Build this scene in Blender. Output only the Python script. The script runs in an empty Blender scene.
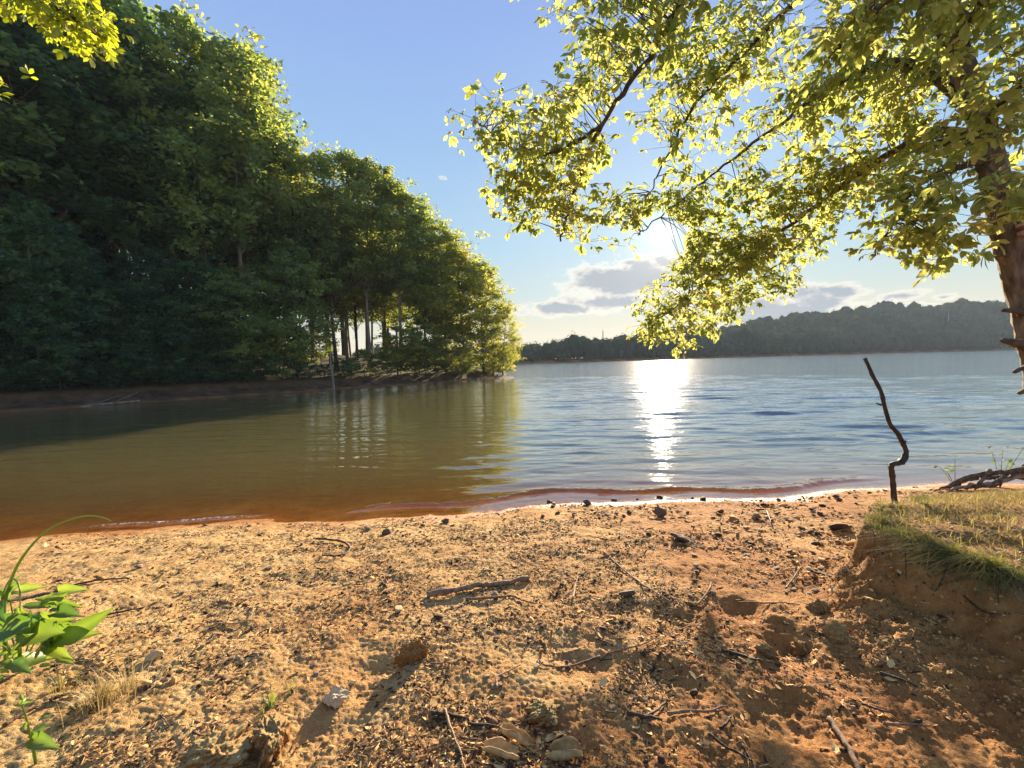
import bpy, math, random
import numpy as np
from mathutils import Vector, Matrix
from mathutils import noise as mnoise

random.seed(7)
RNG = np.random.default_rng(7)
S = bpy.context.scene
COL = S.collection
R = math.radians
PI = math.pi

# ------------------------------------------------------------------ camera
F = 440.0
CAMZ = 2.0
PITCH = math.degrees(math.atan(25 / F))
ROLL = -1.4
cam_d = bpy.data.cameras.new("camera")
cam = bpy.data.objects.new("camera", cam_d)
COL.objects.link(cam)
cam_d.sensor_width = 36.0
cam_d.lens = F / 1024 * 36.0
cam_d.clip_start = 0.05
cam_d.clip_end = 9000
CM = Matrix.Translation((0, 0, CAMZ)) @ Matrix.Rotation(R(90 - PITCH), 4, 'X') @ Matrix.Rotation(R(ROLL), 4, 'Z')
cam.matrix_world = CM
S.camera = cam
CR = np.array(CM.to_3x3())


def ray(px, py):
    d = CR @ np.array([(px - 512) / F, -(py - 384) / F, -1.0])
    return d


def at(px, py, y):
    """point on the sight line through a pixel of the photo at distance y ahead"""
    d = ray(px, py)
    return np.array([0, 0, CAMZ]) + d * (y / d[1])


def on_z(px, py, z):
    d = ray(px, py)
    return np.array([0, 0, CAMZ]) + d * ((z - CAMZ) / d[2])


SUN = ray(662, 236)
SUN = SUN / np.linalg.norm(SUN)
SUN_EL = math.asin(SUN[2])
SUN_AZ = math.atan2(SUN[0], SUN[1])

# ------------------------------------------------------------------ numpy noise
_P = np.random.default_rng(11).permutation(256)
_P = np.concatenate([_P, _P, _P])
_G = np.random.default_rng(12).normal(size=(256, 2))
_G /= np.linalg.norm(_G, axis=1)[:, None]


def perlin(x, y):
    xi = np.floor(x).astype(np.int64)
    yi = np.floor(y).astype(np.int64)
    xf = x - xi
    yf = y - yi
    u = xf * xf * xf * (xf * (xf * 6 - 15) + 10)
    v = yf * yf * yf * (yf * (yf * 6 - 15) + 10)

    def g(ix, iy, dx, dy):
        h = _P[(_P[ix & 255] + iy) & 255]
        q = _G[h]
        return q[..., 0] * dx + q[..., 1] * dy
    a = g(xi, yi, xf, yf)
    b = g(xi + 1, yi, xf - 1, yf)
    c = g(xi, yi + 1, xf, yf - 1)
    d = g(xi + 1, yi + 1, xf - 1, yf - 1)
    return (a + (b - a) * u) * (1 - v) + (c + (d - c) * u) * v


def fbm(x, y, oct=4, gain=0.5, lac=2.03):
    r = 0
    a = 1.0
    for i in range(oct):
        r = r + a * perlin(x + i * 17.3, y - i * 9.1)
        x = x * lac
        y = y * lac
        a *= gain
    return r


def sstep(a, b, x):
    t = np.clip((x - a) / (b - a), 0, 1)
    return t * t * (3 - 2 * t)


def poly_sd(px, py, poly):
    """signed distance to a polygon, positive inside"""
    d2 = np.full(px.shape, 1e18)
    ins = np.zeros(px.shape, bool)
    n = len(poly)
    for i in range(n):
        x0, y0 = poly[i]
        x1, y1 = poly[(i + 1) % n]
        ex, ey = x1 - x0, y1 - y0
        t = np.clip(((px - x0) * ex + (py - y0) * ey) / (ex * ex + ey * ey + 1e-12), 0, 1)
        d2 = np.minimum(d2, (px - x0 - t * ex) ** 2 + (py - y0 - t * ey) ** 2)
        c = ((y0 > py) != (y1 > py)) & (px < (x1 - x0) * (py - y0) / (y1 - y0 + 1e-12) + x0)
        ins ^= c
    return np.where(ins, 1, -1) * np.sqrt(d2)


# ------------------------------------------------------------------ terrain
def near_shore(x):
    ys = 5.75 + 0.09 * x
    ys = ys + 0.10 * np.sin(x * 1.3 + 0.4) + 0.05 * np.sin(x * 3.1)
    ys = np.where(x < -14, ys - (x + 14) * 0.05, ys)
    return ys


PEN = [(0.3, 48.3), (-3.2, 45.6), (-9.7, 38.2), (-17, 30.6), (-25.6, 21.6), (-50, -4), (-160, 0), (-160, 160), (-40, 110), (-14, 70), (-2.5, 54)]
FARX = [-900, -200, -60, 10, 60, 85, 150, 330, 600, 1400]
FARY = [120, 170, 185, 192, 214, 236, 262, 300, 330, 420]
BANKZ = 0.80
_brow = [(1200, 640), (1090, 600), (1024, 578), (985, 563), (940, 553), (900, 541), (872, 527), (866, 515), (880, 505), (905, 497)]
BANK = [tuple(on_z(a, b, BANKZ)[:2]) for a, b in _brow] + [(4.6, 4.9), (6.5, 5.6), (12, 6.2), (40, 9), (40, -30), (5.5, -30), (3.6, 0.0)]


def terrain(x, y, detail=True):
    m = {}
    s = near_shore(x) - y                     # >0 inland of the near shore
    z = np.where(s > 0, 0.42 * (1 - np.exp(-np.maximum(s, 0) / 2.3)), -0.085 * np.minimum(-s, 3) - 0.13 * np.clip(-s - 3, 0, 16))
    z = np.where(s > 0, z + 0.012 * np.minimum(s, 12), z)
    # rise to the left of the beach (where the weeds grow)
    left = sstep(1.2, 3.0, -x - 0.30 * y + 0.2) * sstep(3.6, 2.2, y) * (s > 0)
    z = z + 0.10 * left
    m['left'] = left
    inl = sstep(0.25, 1.2, s)
    # eroded bank on the right
    wob = 0.10 * fbm(x * 1.7, y * 1.7, 3)
    bd = poly_sd(x, y, BANK) + wob * sstep(6, 4, y)
    wid = 0.16 + 0.95 * sstep(3.25, 2.1, y) + 0.1 * sstep(2.9, 4, x)
    t = sstep(0, 1, (bd + wid) / wid)
    t = 0.50 * t ** 1.1 + 0.50 * sstep(0.70, 1.0, t)
    bank = np.where((y < 12), t, 0)
    ztop = BANKZ + 0.05 * sstep(0.1, 1.2, bd) - 0.31 * np.clip(y - 3.3, 0, 2.5) + 0.03 * fbm(x * 2.2, y * 2.2, 3)
    face = np.clip(4 * bank * (1 - bank), 0, 1)
    z = np.where(bank > 0, z * (1 - bank) + ztop * bank, z)
    m['bank'] = bank
    m['face'] = face
    m['top'] = sstep(-0.03, 0.08, bd) * (y < 12)
    # wooded point
    pd = poly_sd(x, y, PEN)
    pd = pd + np.where(np.abs(pd) < 8, 0.5 * fbm(x * 0.25, y * 0.25, 3), 0)
    pz = np.where(pd > 0, 0.25 * np.minimum(pd, 0.8) + 0.55 * sstep(0.7, 1.9, pd) + 0.14 * np.clip(pd - 1.5, 0, 40) * sstep(90, 30, pd) + 3.0 * sstep(10, 45, pd), -0.12 * np.minimum(-pd, 25))
    use = (pd > -25) & (y > -50) & (s < 2.0)
    z = np.where(use & (s < 0), np.maximum(z, pz), np.where(pd > 0, np.maximum(z, pz), z))
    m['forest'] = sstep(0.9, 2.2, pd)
    m['penbank'] = sstep(-0.3, 0.3, pd) * (1 - sstep(1.2, 2.4, pd))
    # far shore
    fd = y - np.interp(x, FARX, FARY)
    fz = 1.2 * sstep(0, 3, fd) + np.interp(x, [-900, 40, 110, 190, 300, 420, 1400], [2, 2, 6, 14, 25, 33, 36]) * sstep(4, 100, fd) - 0.12 * np.maximum(-fd, 0)
    fz = fz + sstep(10, 60, fd) * 2.2 * fbm(x * 0.014, y * 0.014, 3)
    z = np.where((s < 0) & (fd > -60), np.maximum(z, np.maximum(fz, -3)), z)
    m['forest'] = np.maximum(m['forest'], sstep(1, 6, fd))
    z = np.maximum(z, -3.0)
    m['s'] = s
    if detail:
        near = sstep(9.5, 6.5, np.hypot(x, y)) * sstep(-0.9, -0.1, s)
        dry = sstep(-0.05, 0.5, s)
        amp = near * (0.35 + 0.65 * dry)
        rough = 1 + 1.2 * np.clip(face, 0, 1) + 0.5 * left
        h = 0.030 * fbm(x * 1.1, y * 1.1, 2) + 0.020 * fbm(x * 3.1 + 5, y * 3.1, 2)
        h = h + rough * (0.010 * fbm(x * 8.5, y * 8.5, 2) + 0.009 * np.abs(fbm(x * 15 + 3, y * 19, 2)) + 0.0068 * fbm(x * 40, y * 40, 3, 0.7))
        # rilled crumbling face
        h = h + np.clip(face + .25 * bank * (1 - m['top']), 0, 1) * (0.10 * (0.5 - np.abs(fbm(x * 5 + 0.6 * y, y * 4 + z * 4, 4, 0.6))) + 0.03 * np.abs(fbm(x * 17, y * 17 + z * 9, 3, 0.6)))
        # hollows and old footprints
        for (fx, fy, fr, dp) in ((0.35, 2.35, .19, .045), (0.75, 2.05, .17, .04), (1.0, 2.6, .16, .035), (-0.75, 2.2, .15, .03), (1.15, 1.9, .2, .05), (0.15, 1.75, .16, .035), (1.72, 2.62, .2, -0.04), (1.45, 2.75, .13, .05), (1.5, 2.35, .12, .05)):
            q = ((x - fx) ** 2 + (y - fy) ** 2) / fr ** 2
            h = h - dp * np.exp(-q * q) * (1 + 0.5 * fbm(x * 9, y * 9, 2))
        z = z + h * amp
    return z, m


def drift(x, y, s):
    """lines of dark debris left by the falling water, parallel to the shore"""
    q = s + 0.10 * fbm(x * 1.1, y * 1.1, 3)
    d = np.exp(-((q - 0.62) / 0.10) ** 2) + 0.9 * np.exp(-((q - 1.30) / 0.13) ** 2) + 0.7 * np.exp(-((q - 2.05) / 0.12) ** 2)
    return d * sstep(-0.25, 0.25, fbm(x * 0.8 + 4, y * 0.8, 2) + 0.1)


def gz(x, y):
    return float(terrain(np.array([float(x)]), np.array([float(y)]))[0][0])


def ground_px(px, py):
    """ground point seen at a pixel of the photo (march along the sight line)"""
    d = ray(px, py)
    ts = np.linspace(0.8, 9, 900)
    P = np.array([0, 0, CAMZ])[None] + d[None] / d[1] * ts[:, None]
    zz = terrain(P[:, 0], P[:, 1])[0]
    below = np.nonzero(P[:, 2] <= zz)[0]
    i = below[0] if len(below) else len(ts) - 1
    return np.array([P[i, 0], P[i, 1], zz[i]])


# ------------------------------------------------------------------ mesh helpers
def mesh_arr(name, V, loops, starts, totals, attrs=None, smooth=True, mats=None, mat_idx=None):
    me = bpy.data.meshes.new(name)
    me.vertices.add(len(V))
    me.vertices.foreach_set('co', np.asarray(V, np.float32).ravel())
    me.loops.add(len(loops))
    me.loops.foreach_set('vertex_index', np.asarray(loops, np.int32))
    me.polygons.add(len(starts))
    me.polygons.foreach_set('loop_start', np.asarray(starts, np.int32))
    if smooth:
        me.polygons.foreach_set('use_smooth', np.ones(len(starts), bool))
    for m in mats or []:
        me.materials.append(m)
    if mat_idx is not None:
        me.polygons.foreach_set('material_index', np.asarray(mat_idx, np.int32))
    for k, a in (attrs or {}).items():
        at_ = me.attributes.new(k, 'FLOAT', 'POINT')
        at_.data.foreach_set('value', np.asarray(a, np.float32))
    me.update(calc_edges=True)
    me.validate()
    return me


class MB:
    """collects shapes of one part"""

    def __init__(self):
        self.V, self.L, self.T, self.A, self.M = [], [], [], [], []
        self.n = 0

    def add(self, V, faces, tint=0.5, mat=0):
        V = np.asarray(V, float).reshape(-1, 3)
        self.V.append(V)
        if len(faces):
            self.L.append(np.fromiter((i for f in faces for i in f), np.int64) + self.n)
            self.T.append(np.array([len(f) for f in faces]))
            self.M.append(np.full(len(faces), mat))
        self.A.append(np.full(len(V), tint) if np.isscalar(tint) else np.asarray(tint))
        self.n += len(V)

    def inst(self, TV, TF, pos, rot, scale, tint, mat=0):
        """many placed copies of a template: rot (k,3,3), scale (k,) or (k,3)"""
        TV = np.asarray(TV, float)
        k = len(pos)
        if k == 0:
            return
        sc = np.asarray(scale, float)
        if sc.ndim == 1:
            sc = np.repeat(sc[:, None], 3, 1)
        V = np.einsum('kij,knj->kni', rot, TV[None] * sc[:, None, :]) + np.asarray(pos)[:, None, :]
        nv = len(TV)
        fl = np.concatenate([np.asarray(f) for f in TF])
        tl = np.array([len(f) for f in TF])
        L = (fl[None, :] + (np.arange(k) * nv)[:, None] + self.n).ravel()
        self.V.append(V.reshape(-1, 3))
        self.L.append(L)
        self.T.append(np.tile(tl, k))
        self.M.append(np.full(len(tl) * k, mat))
        self.A.append(np.repeat(np.asarray(tint, float), nv))
        self.n += nv * k

    def tube(self, P, rad, sides=6, tint=0.5, mat=0, rough=0.0, cap=True):
        P = np.asarray(P, float)
        n = len(P)
        rad = np.broadcast_to(np.asarray(rad, float), (n,))
        T = np.gradient(P, axis=0)
        T /= np.linalg.norm(T, axis=1)[:, None] + 1e-12
        ref = np.array([0, 0, 1.0]) if abs(T[0][2]) < 0.9 else np.array([1.0, 0, 0])
        V = []
        u = np.cross(T[0], ref)
        u /= np.linalg.norm(u)
        for i in range(n):
            u = u - T[i] * np.dot(u, T[i])
            u /= np.linalg.norm(u) + 1e-12
            w = np.cross(T[i], u)
            a = np.arange(sides) / sides * 2 * PI
            rr = rad[i] * (1 + (RNG.normal(0, rough, sides) if rough else 0))
            V.append(P[i] + (np.cos(a) * rr)[:, None] * u + (np.sin(a) * rr)[:, None] * w)
        V = np.concatenate(V)
        Fc = []
        for i in range(n - 1):
            for j in range(sides):
                k = (j + 1) % sides
                Fc.append((i * sides + j, i * sides + k, (i + 1) * sides + k, (i + 1) * sides + j))
        if cap:
            Fc.append(tuple(range(sides))[::-1])
            Fc.append(tuple((n - 1) * sides + j for j in range(sides)))
        self.add(V, Fc, tint, mat)

    def mesh(self, name, mats, smooth=True, origin=(0, 0, 0)):
        V = np.concatenate(self.V) - np.asarray(origin, float)
        T = np.concatenate(self.T)
        st = np.concatenate([[0], np.cumsum(T)[:-1]])
        return mesh_arr(name, V, np.concatenate(self.L), st, T, {'tint': np.concatenate(self.A)}, smooth, mats, np.concatenate(self.M))

    def build(self, name, mats, parent=None, smooth=True, origin=(0, 0, 0)):
        if not isinstance(mats, (list, tuple)):
            mats = [mats]
        return obj(name, self.mesh(name, mats, smooth, origin), parent, origin if parent is None else (0, 0, 0))


def obj(name, me, parent=None, loc=(0, 0, 0)):
    o = bpy.data.objects.new(name, me)
    COL.objects.link(o)
    o.location = loc
    if parent is not None:
        o.parent = parent
    return o


def tag(o, label, cat, group=None, kind=None):
    o['label'] = label
    o['category'] = cat
    if group:
        o['group'] = group
    if kind:
        o['kind'] = kind
    return o


def thing(name, label, cat, loc=(0, 0, 0), group=None):
    o = bpy.data.objects.new(name, None)
    COL.objects.link(o)
    o.location = loc
    o.empty_display_size = 0.2
    return tag(o, label, cat, group)


def copy_tree(o, parent=None):
    c = o.copy()
    COL.objects.link(c)
    if parent is not None:
        c.parent = parent
    for ch in [q for q in o.children]:
        copy_tree(ch, c)
    return c


def rand_rot(k, tilt=1.0, rng=RNG):
    """random rotations; tilt 0 keeps local z up, 1 is fully random"""
    yaw = rng.uniform(0, 2 * PI, k)
    nx = rng.normal(0, tilt, (k, 3))
    nrm = np.array([0, 0, 1.0]) + nx
    nrm /= np.linalg.norm(nrm, axis=1)[:, None]
    t = np.stack([np.cos(yaw), np.sin(yaw), np.zeros(k)], 1)
    t = t - nrm * (t * nrm).sum(1)[:, None]
    t /= np.linalg.norm(t, axis=1)[:, None] + 1e-9
    b = np.cross(nrm, t)
    return np.stack([t, b, nrm], 2)


def frame_from(d, up=(0, 0, 1), roll=None):
    d = np.asarray(d, float)
    d = d / (np.linalg.norm(d, axis=-1, keepdims=True) + 1e-9)
    up = np.broadcast_to(np.asarray(up, float), d.shape)
    s = np.cross(up, d)
    s /= np.linalg.norm(s, axis=-1, keepdims=True) + 1e-9
    n = np.cross(d, s)
    if roll is not None:
        c, q = np.cos(roll)[:, None], np.sin(roll)[:, None]
        s, n = s * c + n * q, n * c - s * q
    return np.stack([d, s, n], -1)            # local x along d


def spline(pts, n):
    pts = np.asarray(pts, float)
    m = len(pts)
    t = np.linspace(0, m - 1, n)
    out = []
    for v in t:
        i = min(int(v), m - 2)
        f = v - i
        p0, p1, p2, p3 = pts[max(i - 1, 0)], pts[i], pts[i + 1], pts[min(i + 2, m - 1)]
        out.append(0.5 * ((2 * p1) + (-p0 + p2) * f + (2 * p0 - 5 * p1 + 4 * p2 - p3) * f * f + (-p0 + 3 * p1 - 3 * p2 + p3) * f ** 3))
    return np.array(out)


# ------------------------------------------------------------------ materials
def mat(name):
    m = bpy.data.materials.new(name)
    m.use_nodes = True
    nt = m.node_tree
    nt.nodes.clear()
    return m, nt


def N(nt, t, **kw):
    n = nt.nodes.new(t)
    for k, v in kw.items():
        if k.startswith('i_'):
            n.inputs[k[2:].replace('_', ' ')].default_value = v
        else:
            setattr(n, k, v)
    return n


def L(nt, a, b):
    nt.links.new(a, b)


def ramp(nt, src, stops):
    r = N(nt, 'ShaderNodeValToRGB')
    e = r.color_ramp.elements
    while len(e) < len(stops):
        e.new(0.5)
    for q, (p, c) in zip(e, stops):
        q.position = p
        q.color = (*c, 1) if len(c) == 3 else c
    if src is not None:
        L(nt, src, r.inputs[0])
    return r


def attr(nt, name):
    return N(nt, 'ShaderNodeAttribute', attribute_name=name).outputs['Fac']


def mathn(nt, op, a, b=None, clamp=False, c=None):
    n = N(nt, 'ShaderNodeMath', operation=op, use_clamp=clamp)
    for i, v in enumerate((a, b, c)):
        if v is None:
            continue
        if isinstance(v, (int, float)):
            n.inputs[i].default_value = v
        else:
            L(nt, v, n.inputs[i])
    return n.outputs[0]


def mixc(nt, fac, a, b, blend='MIX'):
    n = N(nt, 'ShaderNodeMix', data_type='RGBA', blend_type=blend)
    for sock, v in ((n.inputs[0], fac), (n.inputs[6], a), (n.inputs[7], b)):
        if isinstance(v, (int, float)):
            sock.default_value = v
        elif isinstance(v, tuple):
            sock.default_value = (*v, 1)
        else:
            L(nt, v, sock)
    return n.outputs[2]


def noise(nt, vec, scale, detail=4, rough=0.55, dist=0.0):
    n = N(nt, 'ShaderNodeTexNoise')
    n.inputs['Scale'].default_value = scale
    n.inputs['Detail'].default_value = detail
    n.inputs['Roughness'].default_value = rough
    n.inputs['Distortion'].default_value = dist
    if vec is not None:
        L(nt, vec, n.inputs['Vector'])
    return n.outputs['Fac']


def leaf_mat(name, stops, trans, tmix=0.5, gloss=0.06, grough=0.35, obj_var=0.0):
    m, nt = mat(name)
    out = N(nt, 'ShaderNodeOutputMaterial')
    c = ramp(nt, attr(nt, 'tint'), stops).outputs[0]
    t = ramp(nt, attr(nt, 'tint'), trans).outputs[0]
    if obj_var:
        oi = N(nt, 'ShaderNodeObjectInfo')
        hs = N(nt, 'ShaderNodeHueSaturation')
        hv = mathn(nt, 'MULTIPLY_ADD', oi.outputs['Random'], 0.05 * obj_var, c=0.5 - 0.025 * obj_var)
        vv = mathn(nt, 'MULTIPLY_ADD', oi.outputs['Random'], 0.6 * obj_var, c=1 - 0.3 * obj_var)
        L(nt, hv, hs.inputs['Hue'])
        L(nt, vv, hs.inputs['Value'])
        L(nt, c, hs.inputs['Color'])
        c = hs.outputs[0]
    d = N(nt, 'ShaderNodeBsdfDiffuse')
    L(nt, c, d.inputs[0])
    tr = N(nt, 'ShaderNodeBsdfTranslucent')
    L(nt, t, tr.inputs[0])
    mx = N(nt, 'ShaderNodeMixShader')
    mx.inputs[0].default_value = tmix
    L(nt, d.outputs[0], mx.inputs[1])
    L(nt, tr.outputs[0], mx.inputs[2])
    g = N(nt, 'ShaderNodeBsdfGlossy')
    g.inputs['Roughness'].default_value = grough
    g.inputs['Color'].default_value = (0.9, 0.9, 0.85, 1)
    m2 = N(nt, 'ShaderNodeMixShader')
    m2.inputs[0].default_value = gloss
    L(nt, mx.outputs[0], m2.inputs[1])
    L(nt, g.outputs[0], m2.inputs[2])
    L(nt, m2.outputs[0], out.inputs[0])
    return m


def rough_mat(name, stops, scale=8, rough=0.85, bump=0.3, bscale=40, stretch=(1, 1, 1), coord='Object', use_tint=0.0, detail=6, spec=0.3, dust=None):
    m, nt = mat(name)
    out = N(nt, 'ShaderNodeOutputMaterial')
    p = N(nt, 'ShaderNodeBsdfPrincipled')
    tc = N(nt, 'ShaderNodeTexCoord')
    mp = N(nt, 'ShaderNodeMapping')
    mp.inputs['Scale'].default_value = stretch
    L(nt, tc.outputs[coord], mp.inputs[0])
    f = noise(nt, mp.outputs[0], scale, detail, 0.6)
    if use_tint:
        f = mathn(nt, 'ADD', f, mathn(nt, 'MULTIPLY_ADD', attr(nt, 'tint'), use_tint, c=-0.5 * use_tint), clamp=True)
    c = ramp(nt, f, stops).outputs[0]
    if dust:
        ge = N(nt, 'ShaderNodeNewGeometry')
        sx = N(nt, 'ShaderNodeSeparateXYZ')
        L(nt, ge.outputs['Normal'], sx.inputs[0])
        up = mathn(nt, 'ADD', sx.outputs[2], mathn(nt, 'MULTIPLY_ADD', noise(nt, mp.outputs[0], bscale * .3, 4), 1.2, c=-0.6))
        c = mixc(nt, ramp(nt, up, [(0.45, (0, 0, 0)), (0.8, (1, 1, 1))]).outputs[0], c, dust)
    L(nt, c, p.inputs['Base Color'])
    p.inputs['Roughness'].default_value = rough
    p.inputs['Specular IOR Level'].default_value = spec
    b = N(nt, 'ShaderNodeBump')
    b.inputs['Strength'].default_value = bump
    b.inputs['Distance'].default_value = 0.01
    L(nt, noise(nt, mp.outputs[0], bscale, 5, 0.6), b.inputs['Height'])
    L(nt, b.outputs[0], p.inputs['Normal'])
    L(nt, p.outputs[0], out.inputs[0])
    return m


def ground_mat():
    m, nt = mat('beach soil')
    out = N(nt, 'ShaderNodeOutputMaterial')
    p = N(nt, 'ShaderNodeBsdfPrincipled')
    tc = N(nt, 'ShaderNodeTexCoord')
    v = tc.outputs['Object']
    big = noise(nt, v, 0.9, 4)
    mid = noise(nt, v, 6, 5, 0.6)
    fine = noise(nt, v, 45, 5, 0.65)
    grit = noise(nt, v, 170, 4, 0.7)
    sand = ramp(nt, mid, [(0.25, (0.44, 0.235, 0.085)), (0.5, (0.62, 0.395, 0.155)), (0.75, (0.74, 0.54, 0.25))]).outputs[0]
    clay = ramp(nt, mid, [(0.25, (0.30, 0.115, 0.030)), (0.55, (0.46, 0.205, 0.058)), (0.8, (0.56, 0.30, 0.095))]).outputs[0]
    cf = mathn(nt, 'ADD', mathn(nt, 'MULTIPLY_ADD', big, 2.6, c=-1.0), attr(nt, 'clay'), clamp=True)
    c = mixc(nt, cf, sand, clay)
    # scraps of dark organic matter and pale straw
    org = ramp(nt, fine, [(0.33, (1, 1, 1)), (0.47, (0, 0, 0))]).outputs[0]
    c = mixc(nt, mathn(nt, 'MULTIPLY', org, attr(nt, 'litter')), c, (0.085, 0.05, 0.028))
    pale = ramp(nt, fine, [(0.60, (0, 0, 0)), (0.74, (1, 1, 1))]).outputs[0]
    c = mixc(nt, mathn(nt, 'MULTIPLY', pale, 0.45), c, (0.66, 0.52, 0.29))
    g2 = ramp(nt, grit, [(0.3, (0.36, 0.34, 0.32)), (0.58, (1.0, 1.0, 1.0))]).outputs[0]
    c = mixc(nt, 0.75, c, g2, 'MULTIPLY')
    # bank: brown clay
    bk = ramp(nt, noise(nt, v, 9, 6, 0.62), [(0.3, (0.17, 0.080, 0.026)), (0.5, (0.33, 0.175, 0.058)), (0.72, (0.50, 0.30, 0.105))]).outputs[0]
    c = mixc(nt, attr(nt, 'bank'), c, bk)
    # forest floor and point bank
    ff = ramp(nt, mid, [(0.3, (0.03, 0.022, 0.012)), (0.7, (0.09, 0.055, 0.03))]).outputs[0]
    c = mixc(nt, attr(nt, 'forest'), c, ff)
    pb = ramp(nt, noise(nt, v, 1.6, 6), [(0.35, (0.035, 0.022, 0.013)), (0.7, (0.13, 0.08, 0.046))]).outputs[0]
    c = mixc(nt, attr(nt, 'penbank'), c, pb)
    # wet sand
    wet = attr(nt, 'wet')
    c = mixc(nt, mathn(nt, 'MULTIPLY', wet, 0.85), c, mixc(nt, 0.8, c, (0.92, 0.72, 0.52), 'MULTIPLY'))
    L(nt, c, p.inputs['Base Color'])
    und = attr(nt, 'under')
    dry_ = mathn(nt, 'SUBTRACT', 1.0, und, clamp=True)
    L(nt, mathn(nt, 'MULTIPLY_ADD', mathn(nt, 'MULTIPLY', wet, dry_), -0.5, c=0.95), p.inputs['Roughness'])
    L(nt, mathn(nt, 'MULTIPLY', dry_, 0.25), p.inputs['Specular IOR Level'])
    b1 = N(nt, 'ShaderNodeBump')
    b1.inputs['Distance'].default_value = 0.02
    b1.inputs['Strength'].default_value = 1.0
    L(nt, fine, b1.inputs['Height'])
    b2 = N(nt, 'ShaderNodeBump')
    b2.inputs['Distance'].default_value = 0.006
    b2.inputs['Strength'].default_value = 1.0
    L(nt, grit, b2.inputs['Height'])
    L(nt, b1.outputs[0], b2.inputs['Normal'])
    L(nt, b2.outputs[0], p.inputs['Normal'])
    L(nt, p.outputs[0], out.inputs[0])
    return m


def water_mat():
    m, nt = mat('lake water')
    out = N(nt, 'ShaderNodeOutputMaterial')
    geo = N(nt, 'ShaderNodeNewGeometry')
    rough = attr(nt, 'chop')

    def layer(scale, sx, sy, rot, detail, dist, strength, prev):
        mp = N(nt, 'ShaderNodeMapping')
        mp.inputs['Rotation'].default_value = (0, 0, rot)
        mp.inputs['Scale'].default_value = (sx, sy, 1)
        L(nt, geo.outputs['Position'], mp.inputs[0])
        h = noise(nt, mp.outputs[0], scale, detail, 0.5)
        b = N(nt, 'ShaderNodeBump')
        b.inputs['Distance'].default_value = dist
        L(nt, mathn(nt, 'MULTIPLY', rough, strength), b.inputs['Strength'])
        L(nt, h, b.inputs['Height'])
        if prev is not None:
            L(nt, prev, b.inputs['Normal'])
        return b.outputs[0]
    n = layer(1.0, 0.36, 1.35, R(-14), 2, 0.12, 1.0, None)
    n = layer(3.4, 0.42, 1.25, R(10), 2, 0.05, 1.0, n)
    n = layer(11.0, 0.55, 1.1, R(-6), 2, 0.024, 0.9, n)
    # reflectance of the rippled surface, the same from above and below
    vd = N(nt, 'ShaderNodeVectorMath', operation='DOT_PRODUCT')
    L(nt, geo.outputs['Incoming'], vd.inputs[0])
    L(nt, n, vd.inputs[1])
    ct = mathn(nt, 'SUBTRACT', 1.0, mathn(nt, 'ABSOLUTE', vd.outputs['Value']), clamp=True)
    refl = mathn(nt, 'MULTIPLY_ADD', mathn(nt, 'POWER', ct, 3.7), 0.97, c=0.03)
    gl = N(nt, 'ShaderNodeBsdfGlossy')
    L(nt, mathn(nt, 'SQRT', attr(nt, 'gloss')), gl.inputs['Roughness'])
    gl.inputs['Color'].default_value = (1, 1, 1, 1)
    L(nt, n, gl.inputs['Normal'])
    # the water body: clear at the edge, turbid olive with depth
    depth = attr(nt, 'depth')
    k = mathn(nt, 'MULTIPLY', depth, -4.2)
    clear = mathn(nt, 'EXPONENT', k)
    tint = ramp(nt, clear, [(0.0, (0.50, 0.42, 0.16)), (0.5, (0.75, 0.58, 0.30)), (1.0, (0.97, 0.93, 0.86))]).outputs[0]
    tr = N(nt, 'ShaderNodeBsdfTransparent')
    L(nt, tint, tr.inputs[0])
    df = N(nt, 'ShaderNodeBsdfDiffuse')
    turbid_col = ramp(nt, clear, [(0.0, (0.135, 0.120, 0.050)), (0.4, (0.21, 0.155, 0.055))]).outputs[0]
    L(nt, mixc(nt, mathn(nt, 'MAXIMUM', attr(nt, 'cove_mask'), clear), (0.075, 0.115, 0.125), turbid_col), df.inputs[0])  # blue-grey outside the cove paints the sky's reflection into the body colour
    mb = N(nt, 'ShaderNodeMixShader')
    L(nt, clear, mb.inputs[0])
    L(nt, df.outputs[0], mb.inputs[1])
    L(nt, tr.outputs[0], mb.inputs[2])
    mx = N(nt, 'ShaderNodeMixShader')
    L(nt, refl, mx.inputs[0])
    L(nt, mb.outputs[0], mx.inputs[1])
    L(nt, gl.outputs[0], mx.inputs[2])
    # lace of foam on the breaking ripple
    fo = N(nt, 'ShaderNodeBsdfDiffuse')
    fo.inputs[0].default_value = (0.75, 0.70, 0.62, 1)
    ff = mathn(nt, 'MULTIPLY', attr(nt, 'foam'), ramp(nt, noise(nt, geo.outputs['Position'], 26, 4, 0.7), [(0.48, (0, 0, 0)), (0.62, (1, 1, 1))]).outputs[0])
    m2 = N(nt, 'ShaderNodeMixShader')
    L(nt, ff, m2.inputs[0])
    L(nt, mx.outputs[0], m2.inputs[1])
    L(nt, fo.outputs[0], m2.inputs[2])
    L(nt, m2.outputs[0], out.inputs[0])
    return m


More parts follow.
